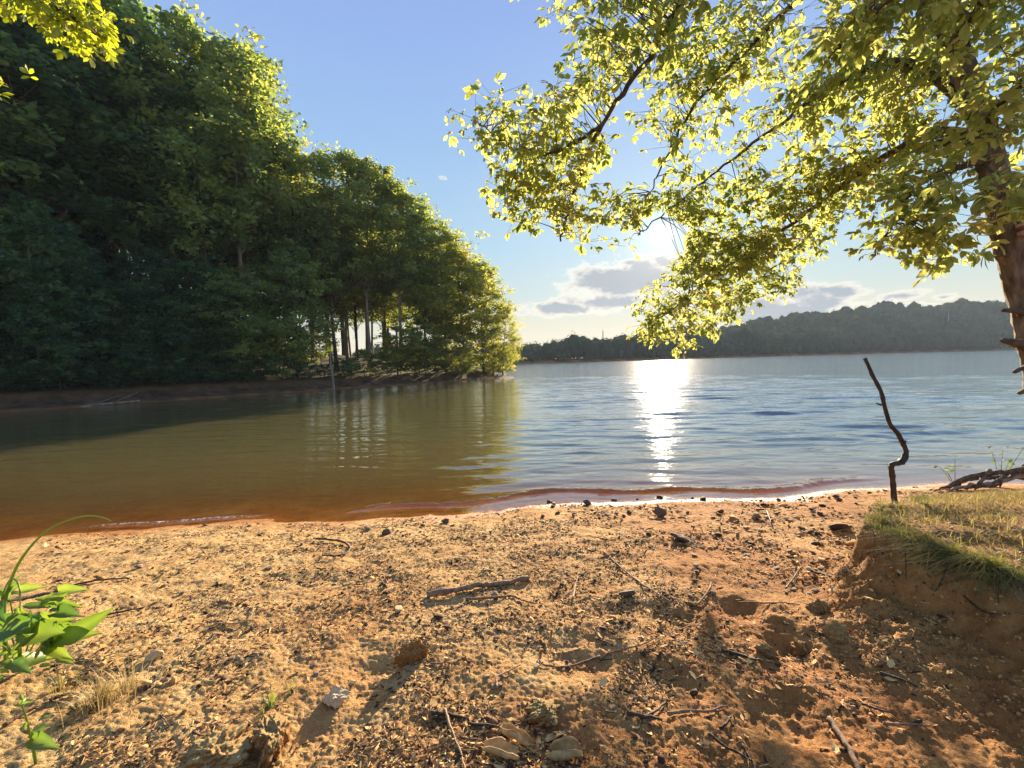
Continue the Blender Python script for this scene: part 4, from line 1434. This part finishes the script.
def curl(px, py, length, width, rz, label, bend=2.4, thick=.006):
    g = ground_px(px, py)
    V, Fc = [], []
    nu, nv = 9, 9
    for lay in (0, 1):
        for i in range(nu):
            u = i / (nu - 1) - .5
            wv = width * (1 - 1.8 * u * u) * .5
            for j in range(nv):
                a = (j / (nv - 1) - .5) * bend
                r_ = wv * (1.0 if lay == 0 else .82)
                V.append((u * length, math.sin(a) * r_, -math.cos(a) * r_ + wv * 1.0 + .03 * length * math.cos(u * 3)))
    n1 = nu * nv
    for i in range(nu - 1):
        for j in range(nv - 1):
            q = (i * nv + j, (i + 1) * nv + j, (i + 1) * nv + j + 1, i * nv + j + 1)
            Fc.append(q)
            Fc.append(tuple(k + n1 for k in q[::-1]))
    for i in range(nu - 1):
        for j in (0, nv - 1):
            q = (i * nv + j, i * nv + j + n1, (i + 1) * nv + j + n1, (i + 1) * nv + j)
            Fc.append(q if j == 0 else q[::-1])
    for j in range(nv - 1):
        for i in (0, nu - 1):
            q = (i * nv + j, i * nv + j + 1, i * nv + j + 1 + n1, i * nv + j + n1)
            Fc.append(q if i == 0 else q[::-1])
    V = np.array(V)
    V = V * (1 + .22 * perlin(V[:, 0] * 26 + px, V[:, 1] * 26)[:, None])
    V[:, 2] += .012 * perlin(V[:, 0] * 40 + px, V[:, 1] * 18)
    V[:, 1] += .02 * np.sin(V[:, 0] * 22 + px)
    b = MB()
    b.add(V, Fc)
    o = b.build('bark_curl', M_CURL)
    o.location = (g[0], g[1], g[2] + .006)
    o.rotation_euler = (rng.normal(0, .12), rng.normal(0, .12), rz)
    tag(o, label, 'bark', 'tan bark curls at the bottom of the beach')


curl(515, 742, .13, .05, -.75, 'tan curled bark piece uppermost of the group', 4.6)
curl(500, 757, .14, .07, .25, 'broad tan bark curl at the left of the group', 3.6)
curl(565, 758, .14, .075, -.35, 'open shell like tan bark curl at the right of the group', 4.4)
curl(556, 741, .10, .05, .9, 'small pointed bark curl standing above the shell like one', 1.6)
for (px, py, w, rz, lab) in ((487, 677, 10, .2, 'white flake left of the pale ringed twig'), (497, 684, 8, 1.4, 'small white flake beside the pale ringed twig'), (630, 672, 10, 1.2, 'white flake on the rim of the dark hollow'), (613, 708, 10, .4, 'white flake lower right of the dark hollow')):
    stone(px, py, w, ST_P[0], lab, 'pale_flake', 'flake', rz=rz, sz=(1, .6, .5))
stick([(497, 690), (497, 680), (505, 676), (520, 667)], .006, 'pale ringed twig among white flakes', 'twig', cat='twig', tint=1)

# countable loose stones, alike
for i in range(150):
    zone = rng.uniform()
    if zone < .45:
        px, py = rng.uniform(690, 850), rng.uniform(512, 600)
        lab, grp, ms = 'small loose stone in the gravel patch below the grassy bank', 'stones of the gravel patch', ST_B + ST_B + ST_D[:2] + ST_P[:2]
    elif zone < .65:
        px, py = rng.uniform(540, 860), rng.uniform(497, 518)
        lab, grp, ms = 'small dark wet stone along the water edge', 'wet stones along the water edge', ST_D
    else:
        px, py = rng.uniform(120, 620), rng.uniform(545, 700)
        lab, grp, ms = 'small dry stone lying on the yellow sand', 'dry stones on the sand', ST_B + ST_B + ST_D[:2] + ST_P[:2]
    stone(px, py, rng.uniform(3.5, 10) * (1 if zone < .65 else 1.1), ms[rng.integers(0, len(ms))], lab, 'small_stone', 'stone', grp, sz=(1, 1, .6 if zone < .45 else .9))

# fallen dead leaves, alike
DL = np.array([[0, 0, 0], [.3, .22, .07], [.3, 0, .0], [.3, -.22, .05], [.7, .2, .09], [.7, 0, .03], [.7, -.2, .06], [1, 0, .14]]) - np.array([.5, 0, 0])
dlm = []
for i in range(5):
    b = MB()
    V = DL.copy()
    V[:, 2] += RNG.normal(0, .05, 8)
    V[:, 1] *= RNG.uniform(.8, 1.5)
    b.add(V, LF_F, .35 + .16 * i)
    me = b.mesh('dead_leaf', [M_LITTER])
    dlm.append(me)
for i in range(110):
    px, py = rng.uniform(30, 900), 535 + 230 * rng.uniform() ** .9
    g = ground_px(px, py)
    o = obj('dead_leaf', dlm[rng.integers(0, 5)], None, (g[0], g[1], g[2] + .006))
    s = rng.uniform(.025, .06)
    o.scale = (s, s, s)
    o.rotation_euler = (rng.normal(0, .3), rng.normal(0, .3), rng.uniform(0, 6.28))
    tag(o, 'small dry brown leaf lying loose on the beach', 'leaf', 'dry leaves on the beach')

# uncountable scraps and grit
CH = np.array([[-.5, -.2, 0], [-.1, -.32, .06], [.5, -.1, .02], [.42, .2, .07], [0, .28, .0], [-.45, .12, .05]])
CHF = [(0, 1, 4, 5), (1, 2, 3, 4)]


def scatter(n, seed, ymin=1.35, ymax=5.9):
    rg = np.random.default_rng(seed)
    ang = np.radians(rg.uniform(-54, 52, n * 3))
    d = np.exp(rg.uniform(math.log(ymin), math.log(ymax + .6), n * 3))
    x, y = np.tan(ang) * d * .8, d
    z, m = terrain(x, y)
    keep = (fbm(x * 1.6, y * 1.6, 3) + .5 * drift(x, y, m['s']) - .1 * sstep(3.4, 1.6, y) + rg.normal(0, .22, n * 3)) > .06
    keep &= (m['s'] > .12) & (m['top'] < .3)
    x, y, z = x[keep][:n], y[keep][:n], z[keep][:n]
    return x, y, z, rg


b = MB()
x, y, z, rg = scatter(17000, 71)
k = len(x)
rot = rand_rot(k, .30, rg)
sc = rg.lognormal(0, .45, k) * .0105 * (0.8 + .12 * y)
b.inst(CH, CHF, np.stack([x, y, z + .003], 1), rot, np.stack([sc * rg.uniform(.9, 2.4, k), sc * rg.uniform(.7, 1.3, k), sc], 1), np.clip(rg.beta(.7, 1.05, k) - .35 * drift(x, y, near_shore(x) - y), 0, 1))
# needle-like bits
x, y, z, rg = scatter(9000, 72)
k = len(x)
ND = np.array([[-.5, -.5, 0], [.5, -.5, 0], [.5, .5, 0], [-.5, .5, 0], [-.5, 0, 1.0], [.5, 0, 1.0]])
NDF = [(0, 1, 5, 4), (2, 3, 4, 5), (0, 4, 3), (1, 2, 5)]
b.inst(ND, NDF, np.stack([x, y, z + .001], 1), rand_rot(k, .18, rg), np.stack([rg.uniform(.02, .06, k), rg.uniform(.0015, .004, k), rg.uniform(.002, .004, k)], 1) * (0.8 + .1 * y)[:, None], rg.uniform(0, 1, k))
o = b.build('ground_litter', M_LITTER, smooth=False)
tag(o, 'brown and straw coloured scraps strewn thickly over the sand', 'litter', kind='stuff')
b = MB()
x, y, z, rg = scatter(4500, 73)
k = len(x)
gx = sstep(.5, 1.6, x) * sstep(3.0, 4.0, y)
sc = rg.lognormal(0, .5, k) * .005 * (0.8 + .14 * y) * (1 + .5 * gx)
V1 = I1[0] * (1 + .25 * perlin(I1[0][:, 0] * 3, I1[0][:, 1] * 3 + I1[0][:, 2])[:, None])
b.inst(V1, I1[1], np.stack([x, y, z + sc * .25], 1), rand_rot(k, .4, rg), np.stack([sc * rg.uniform(.9, 1.7, k), sc, sc * .5], 1), rg.uniform(0, .75, k))
o = b.build('gravel', M_LITTER, smooth=False)
bb = MB()
xx, yy = rg.uniform(0.9, 3.4, 26000), rg.uniform(1.1, 3.6, 26000)
zz, mm = terrain(xx, yy)
kp = (mm['bank'] > .04) & (mm['top'] < .2) & (rg.uniform(0, 1, 26000) < .25 + .9 * mm['face'] * np.clip(.5 + 1.5 * fbm(xx * 2.5, yy * 2.5, 2), 0, 1))
xx, yy, zz = xx[kp][:9000], yy[kp][:9000], zz[kp][:9000]
kk = len(xx)
sc2 = np.minimum(rg.lognormal(0, .45, kk) * .0050, .0085)
bb.inst(V1, I1[1], np.stack([xx, yy, zz + sc2 * .2], 1), rand_rot(kk, 1.0, rg), np.stack([sc2 * rg.uniform(.8, 1.5, kk), sc2, sc2 * rg.uniform(.6, 1, kk)], 1), rg.uniform(0, 1, kk))
tag(bb.build('soil_crumbs', M_CRUMB, smooth=False), 'crumbs of brown clay fallen down the eroded bank', 'soil', kind='stuff')
tag(o, 'fine brown gravel grains spread over the beach', 'gravel', kind='stuff')

# ------------------------------------------------------------------ grass on the bank and plants at the left
BL_N = 5


def blades(b, base, dirs, ln, wd, bend, tint, rg):
    """tapered bent grass blades"""
    k = len(base)
    t = np.linspace(0, 1, BL_N)
    up = np.array([0, 0, 1.0])
    side = np.cross(dirs, up)
    side /= np.linalg.norm(side, axis=1)[:, None] + 1e-9
    V = np.zeros((k, BL_N, 2, 3))
    for i, u in enumerate(t):
        ctr = base + up * (ln * (u - .5 * bend * u * u))[:, None] + dirs * (ln * bend * .8 * u * u)[:, None]
        w = (wd * (1 - u) ** .7 * .5 + .0002)[:, None]
        V[:, i, 0] = ctr - side * w
        V[:, i, 1] = ctr + side * w
    nv = BL_N * 2
    fl = np.array([[2 * i, 2 * i + 1, 2 * i + 3, 2 * i + 2] for i in range(BL_N - 1)]).ravel()
    Lp = (fl[None] + (np.arange(k) * nv)[:, None] + b.n).ravel()
    b.V.append(V.reshape(-1, 3))
    b.L.append(Lp)
    b.T.append(np.full((BL_N - 1) * k, 4))
    b.M.append(np.zeros((BL_N - 1) * k, int))
    b.A.append(np.repeat(tint, nv))
    b.n += nv * k


rg = np.random.default_rng(91)
n = 90000
x = rg.uniform(1.8, 8.5, n)
y = rg.uniform(0.8, 6.0, n)
z, m = terrain(x, y)
keep = (m['top'] > .25) & (x < 3.0 + y * .75)
keep &= rg.uniform(0, 1, n) < np.clip(.65 + 1.2 * fbm(x * 2.4, y * 2.4, 2), .12, 1)
x, y, z = x[keep][:26000], y[keep][:26000], z[keep][:26000]
k = len(x)
bd = poly_sd(x, y, BANK)
a = rg.uniform(0, 2 * PI, k)
dirs = np.stack([np.cos(a) - .5 * (bd < .15), np.sin(a) - .35 * (bd < .15), np.zeros(k)], 1)
dirs /= np.linalg.norm(dirs, axis=1)[:, None]
green = sstep(.30, .02, bd) + .5 * fbm(x * 1.5, y * 1.5, 2)
b = MB()
blades(b, np.stack([x, y, z - .005], 1), dirs, rg.uniform(.05, .13, k), rg.uniform(.003, .006, k), rg.uniform(.4, 1.7, k), np.clip(.78 - .5 * green + rg.normal(0, .16, k), 0, 1), rg)
# tussock overhanging the corner of the bank
k = 2600
tt_ = rg.uniform(0, 1, k)
q0 = np.array([on_z(868 + 150 * t, 516 + 62 * t ** .8, BANKZ)[:2] for t in tt_])
q0 = q0 + rg.normal(0, .055, q0.shape)
zz = terrain(q0[:, 0], q0[:, 1])[0]
a = rg.normal(PI * 1.1, .7, k)
dirs = np.stack([np.cos(a), np.sin(a), np.zeros(k)], 1)
blades(b, np.concatenate([q0, zz[:, None]], 1), dirs, rg.uniform(.03, .15, k) * (.6 + 1.3 * np.clip(.35 + fbm(q0[:, 0] * 5, q0[:, 1] * 5, 2), 0, 1)), rg.uniform(.002, .005, k), rg.uniform(.6, 2.6, k), np.clip(.42 + .5 * fbm(q0[:, 0] * 4, q0[:, 1] * 4, 2) + rg.normal(0, .22, k), 0, 1), rg)
tag(b.build('bank_grass', M_GRASS, smooth=False), 'matted green and straw coloured grass on top of the eroded bank', 'grass', kind='stuff')


def tuft(px, py, n, ln, label, spread, tint, m=M_STRAW, wd=.0035, bend=(.1, 1.0), name='grass_tuft'):
    g = ground_px(px, py)
    a = rg.uniform(0, 2 * PI, n)
    r_ = np.abs(rg.normal(0, spread, n))
    base = np.stack([np.cos(a) * r_, np.sin(a) * r_, np.zeros(n)], 1) + g
    base[:, 2] = terrain(base[:, 0], base[:, 1])[0] - .004
    d = np.stack([np.cos(a), np.sin(a), np.zeros(n)], 1)
    b = MB()
    blades(b, base, d, ln * rg.uniform(.4, 1.1, n), wd * rg.uniform(.6, 1.2, n), rg.uniform(*bend, n), np.clip(tint + rg.normal(0, .2, n), 0, 1), rg)
    return tag(b.build(name, m, smooth=False, origin=g), label, 'grass')


tuft(100, 704, 260, .16, 'dry straw coloured grass tuft at the lower left', .055, .6)
tuft(128, 690, 60, .20, 'thin dry grass stalks right of the straw tuft', .05, .7)
tuft(62, 690, 50, .14, 'sparse pale grass between the weed and the straw tuft', .05, .5, M_GRASS)
tuft(272, 706, 26, .10, 'small pale sprout of grass by the orange clod', .02, .35, M_LEAF_PLANT, .006)
tuft(290, 690, 14, .07, 'little green grass sprout above the orange clod', .02, .6, M_LEAF_PLANT, .005)

BLEAF_V, BLEAF_F = [], []
_nu = 8
for i in range(_nu + 1):
    u = i / _nu
    w = .25 * math.sin(PI * u ** .8) ** .8 * (1 - .25 * u) + .004
    for s_ in (-1, -.5, 0, .5, 1):
        BLEAF_V.append((u, s_ * w, -.22 * u * u + .10 * abs(s_) * w * 2 + .02 * math.sin(u * 16) * abs(s_)))
for i in range(_nu):
    for j in range(4):
        BLEAF_F.append((i * 5 + j, (i + 1) * 5 + j, (i + 1) * 5 + j + 1, i * 5 + j + 1))
BLEAF_V = np.array(BLEAF_V)


def weed(base_px, depth_leaves, label, stems):
    g = ground_px(*base_px)
    t = thing('weed', label, 'plant', g)
    sb = MB()
    for tip in stems:
        p = at(*tip)
        sb.tube(spline([g, (g * .5 + p * .5) + np.array([.0, 0, .04]), p], 10), np.linspace(.005, .0025, 10), 5, .5)
    sb.build('stem', M_LEAF_PLANT, t, origin=g)
    for (px, py, d, qx, qy, dd, ln_w, tint) in depth_leaves:
        p0, p1 = at(px, py, d), at(qx, qy, d + dd)
        ln = np.linalg.norm(p1 - p0)
        lb = MB()
        fr_ = frame_from((p1 - p0)[None] + np.array([[0, 0, .1 * ln]]), (rg.normal(0, .25), -.75, .65), np.array([rg.normal(0, .4)]))
        Vl = (BLEAF_V * np.array([.72, ln_w * .62, rg.uniform(.8, 2.2)]) * ln) @ fr_[0].T + p0
        rib = np.tile([-.12, .06, .28, .06, -.12], _nu + 1)
        lb.add(Vl, BLEAF_F, np.clip(tint * .9 - .1 + rib + .25 * fbm(BLEAF_V[:, 0] * 5 + px, BLEAF_V[:, 1] * 9 + py, 2) + rg.normal(0, .06, len(Vl)), 0, 1))
        lb.build('leaf', M_LEAF_PLANT, t, origin=g)
    return t


WD = 1.95
wl = [(62, 640, WD, 112, 617, -.05, .9, .45), (38, 628, WD, 58, 660, -.1, 1.3, .85), (20, 642, WD, 4, 668, -.08, 1.1, .6), (34, 616, WD, 72, 630, -.05, .9, .7),
      (22, 606, WD, 62, 607, .05, .8, .35), (18, 618, WD, 34, 646, -.15, 1.0, .2), (48, 636, WD, 82, 642, -.12, 1.1, .55), (10, 600, WD, 5, 572, 0, 1.0, .6), (45, 640, WD, 64, 668, -.12, .9, .9)]
for q in range(88):
    cx, cy = rg.uniform(-30, 66), rg.uniform(590, 676)
    an = rg.uniform(-.9, 4.0)
    lnp = rg.uniform(13, 30)
    lnp *= .8
    wl.append((cx, cy, WD + rg.normal(0, .07), cx + lnp * math.cos(an), cy + lnp * .55 * math.sin(an), rg.normal(0, .07), rg.uniform(.8, 1.3), rg.uniform(0, 1)))
weed((22, 672), wl, 'leafy green broadleaf weed at the left edge of the beach', [(58, 640, WD), (20, 606, WD), (38, 628, WD), (10, 600, WD), (5, 625, WD), (48, 632, WD), (-20, 610, WD), (-10, 640, WD)])
WD2 = 1.62
weed((36, 765), [(32, 730, WD2, 56, 724, .03, 1.6, .95), (34, 735, WD2, 14, 742, -.06, 1.2, .6), (38, 722, WD2, 58, 708, .05, .9, .4), (32, 738, WD2, 46, 750, -.08, 1.2, .35), (26, 730, WD2, 18, 718, .04, 1.1, .7), (22, 705, WD2, 30, 694, .03, 1.1, .8), (22, 705, WD2, 9, 700, .02, 1.1, .85), (22, 704, WD2, 34, 702, .0, 1.0, .6), (24, 700, WD2, 16, 692, .0, 1.0, .7)],
     'small bright seedling in the lower left corner', [(32, 732, WD2), (22, 705, WD2)])
# the long arching grass blade
g = ground_px(6, 668)
pts = [g, at(4, 620, 1.95), at(8, 590, 1.95), at(22, 558, 1.95), at(48, 530, 1.97), at(80, 517, 2.0), at(100, 517, 2.0), at(111, 521, 2.0)]
P = spline(pts, 40)
b = MB()
b.tube(P, np.interp(np.linspace(0, 1, 40), [0, .3, .8, 1], [.007, .0065, .003, .0012]), 5, .85)
P2 = spline([g + (.0, .02, 0), at(2, 610, 1.9), at(8, 583, 1.9), at(16, 580, 1.9), at(20, 592, 1.88), at(20, 612, 1.86)], 24)
b.tube(P2, np.interp(np.linspace(0, 1, 24), [0, 1], [.006, .002]), 5, .7)
P3 = spline([at(-30, 556, 1.95), at(-5, 552, 1.95), at(18, 548, 1.95), at(32, 545, 1.95)], 12)
tag(b.build('long_grass', M_LEAF_PLANT, origin=g), 'long yellow green grass blade arching over the green weed', 'grass')

# ------------------------------------------------------------------ sky and light
w = bpy.data.worlds.new('World')
S.world = w
w.use_nodes = True
nt = w.node_tree
nt.nodes.clear()
out = N(nt, 'ShaderNodeOutputWorld')
bg = N(nt, 'ShaderNodeBackground')
sky = N(nt, 'ShaderNodeTexSky', sky_type='NISHITA')
sky.sun_disc = False
sky.sun_elevation = SUN_EL
sky.sun_rotation = SUN_AZ
sky.altitude = 200
sky.air_density = 1.0
sky.dust_density = 0.6
sky.ozone_density = 2.0
SKY_STRENGTH = 0.06
bg.inputs['Strength'].default_value = SKY_STRENGTH
tc = N(nt, 'ShaderNodeTexCoord')
vec = tc.outputs['Generated']
sep = N(nt, 'ShaderNodeSeparateXYZ')
L(nt, vec, sep.inputs[0])
az = mathn(nt, 'ARCTAN2', sep.outputs[0], sep.outputs[1])
el = mathn(nt, 'ARCSINE', sep.outputs[2])
comb = N(nt, 'ShaderNodeCombineXYZ')
L(nt, az, comb.inputs[0])
L(nt, mathn(nt, 'MULTIPLY', el, 2.0), comb.inputs[1])
warp = noise(nt, comb.outputs[0], 14, 7, 0.62)
warp2 = noise(nt, comb.outputs[0], 34, 6, 0.6)
clouds = [(618, 280, 50, 17, 1.0), (648, 277, 42, 19, 1.0), (598, 302, 42, 9, .95), (566, 308, 44, 7, .85), (785, 311, 58, 20, 1.0), (760, 318, 60, 10, .8), (846, 293, 26, 8, .9), (818, 303, 40, 11, .8), (899, 296, 28, 5, .9), (944, 297, 16, 4, .7), (700, 300, 60, 12, .8), (880, 310, 50, 4, .4), (444, 178, 4, 2, .5)]
dens = None
for (px, py, wx, wy, s_) in clouds:
    d = ray(px, py)
    d = d / np.linalg.norm(d)
    a0, e0 = math.atan2(d[0], d[1]), math.asin(d[2])
    ra = abs(math.atan2(*(ray(px + wx, py)[:2])) - a0)
    dv = ray(px, py - wy)
    re = abs(math.asin(dv[2] / np.linalg.norm(dv)) - e0)
    u = mathn(nt, 'MULTIPLY', mathn(nt, 'SUBTRACT', az, a0), 1 / ra)
    v = mathn(nt, 'MULTIPLY', mathn(nt, 'SUBTRACT', el, e0), 1 / re)
    r2 = mathn(nt, 'SQRT', mathn(nt, 'ADD', mathn(nt, 'MULTIPLY', u, u), mathn(nt, 'MULTIPLY', v, v)))
    val = mathn(nt, 'MULTIPLY', mathn(nt, 'SUBTRACT', 1.0, r2), s_)
    dens = val if dens is None else mathn(nt, 'MAXIMUM', dens, val)
dens = mathn(nt, 'ADD', dens, mathn(nt, 'MULTIPLY_ADD', warp, 2.6, c=-0.98))
dens = mathn(nt, 'ADD', dens, mathn(nt, 'MULTIPLY_ADD', warp2, 1.2, c=-0.6))
cover = ramp(nt, dens, [(0.0, (0, 0, 0)), (0.45, (1, 1, 1))]).outputs[0]
ccol = ramp(nt, dens, [(0.05, (1.45, 1.28, 1.02)), (0.34, (0.95, 0.88, 0.80)), (0.75, (0.36, 0.42, 0.51))]).outputs[0]
# sky colour: physical sky, paler towards the sun
sunv = N(nt, 'ShaderNodeVectorMath', operation='DOT_PRODUCT')
L(nt, vec, sunv.inputs[0])
sunv.inputs[1].default_value = tuple(SUN)
dot = mathn(nt, 'MAXIMUM', sunv.outputs['Value'], 0.0)
# paler and warmer low in the sky, deeper blue overhead; a share of the physical sky keeps the sun's side brighter
EXPO = 1.85
SK = 1.0 / (2 ** EXPO * SKY_STRENGTH)
elr = mathn(nt, 'MULTIPLY', el, 1.0 / R(50), clamp=True)
grad = ramp(nt, elr, [(0.0, (0.92, 0.80, 0.54)), (0.07, (0.84, 0.80, 0.62)), (0.15, (0.62, 0.76, 0.76)), (0.27, (0.46, 0.70, 0.88)), (0.5, (0.35, 0.57, 0.90)), (0.78, (0.30, 0.45, 0.88)), (1.0, (0.27, 0.39, 0.78))]).outputs[0]
gs = N(nt, 'ShaderNodeVectorMath', operation='SCALE')
L(nt, grad, gs.inputs[0])
gs.inputs['Scale'].default_value = SK
lum = N(nt, 'ShaderNodeRGBToBW')
L(nt, sky.outputs[0], lum.inputs[0])
comp = mathn(nt, 'DIVIDE', 1.0, mathn(nt, 'MULTIPLY_ADD', lum.outputs[0], 1.0 / SK, c=1.0))
ns = N(nt, 'ShaderNodeVectorMath', operation='SCALE')
L(nt, sky.outputs[0], ns.inputs[0])
L(nt, comp, ns.inputs['Scale'])
skyc = mixc(nt, 0.10, gs.outputs[0], ns.outputs[0])
CLOUD_LEVEL = SK
cl = N(nt, 'ShaderNodeVectorMath', operation='SCALE')
L(nt, ccol, cl.inputs[0])
cl.inputs['Scale'].default_value = CLOUD_LEVEL
mixed = mixc(nt, mathn(nt, 'MULTIPLY', cover, 0.92), skyc, cl.outputs[0])
# the sun itself and its aureole
core = mathn(nt, 'MULTIPLY_ADD', dot, 1 / (math.cos(R(0.6)) - math.cos(R(1.35))), c=-math.cos(R(1.35)) / (math.cos(R(0.6)) - math.cos(R(1.35))), clamp=True)
disc = mathn(nt, 'MULTIPLY', core, 9.0)
aur = mathn(nt, 'MULTIPLY', mathn(nt, 'POWER', dot, 420.0), 1.5)
aur2 = mathn(nt, 'MULTIPLY', mathn(nt, 'POWER', dot, 22.0), 0.7)
glow = mathn(nt, 'ADD', disc, mathn(nt, 'ADD', aur, aur2))
gc = N(nt, 'ShaderNodeVectorMath', operation='SCALE')
gc.inputs[0].default_value = (1.0, 0.86, 0.62)
L(nt, glow, gc.inputs['Scale'])
add = N(nt, 'ShaderNodeVectorMath', operation='ADD')
L(nt, mixed, add.inputs[0])
L(nt, gc.outputs[0], add.inputs[1])
L(nt, add.outputs[0], bg.inputs['Color'])
L(nt, bg.outputs[0], out.inputs[0])

sd = bpy.data.lights.new('sun', 'SUN')
sd.energy = 5.0
sd.angle = R(0.5)
sd.color = (1.0, 0.80, 0.56)
so = bpy.data.objects.new('sun', sd)
COL.objects.link(so)
so.rotation_euler = Vector(tuple(-SUN)).to_track_quat('-Z', 'Y').to_euler()

# ------------------------------------------------------------------ air
hm = bpy.data.materials.new('air')
hm.use_nodes = True
hm.node_tree.nodes.clear()
ho = N(hm.node_tree, 'ShaderNodeOutputMaterial')
hv = N(hm.node_tree, 'ShaderNodeVolumePrincipled')
hv.inputs['Color'].default_value = (0.70, 0.84, 1.0, 1)
hv.inputs['Density'].default_value = 0.00026
hv.inputs['Anisotropy'].default_value = 0.0
L(hm.node_tree, hv.outputs[0], ho.inputs['Volume'])
b = MB()
X_, Z0, Z1 = 1200.0, -4.5, 62.0
b.add([(-X_, -X_, Z0), (X_, -X_, Z0), (X_, X_, Z0), (-X_, X_, Z0), (-X_, -X_, Z1), (X_, -X_, Z1), (X_, X_, Z1), (-X_, X_, Z1)], [(3, 2, 1, 0), (4, 5, 6, 7), (0, 1, 5, 4), (1, 2, 6, 5), (2, 3, 7, 6), (3, 0, 4, 7)])
hz = b.build('haze', hm, smooth=False)
tag(hz, 'thin pale evening haze over the lake', 'haze', kind='stuff')

# ------------------------------------------------------------------ render settings
S.render.engine = 'CYCLES'
S.view_settings.view_transform = 'Standard'
S.view_settings.look = 'None'
S.view_settings.exposure = EXPO
S.view_settings.gamma = 1.0
S.view_settings.use_curve_mapping = False
c = S.cycles
c.max_bounces = 6
c.diffuse_bounces = 3
c.glossy_bounces = 3
c.transmission_bounces = 3
c.transparent_max_bounces = 8
c.caustics_reflective = False
c.caustics_refractive = False
c.use_denoising = True
c.use_adaptive_sampling = True
c.sample_clamp_indirect = 4.0
c.sample_clamp_direct = 1.6
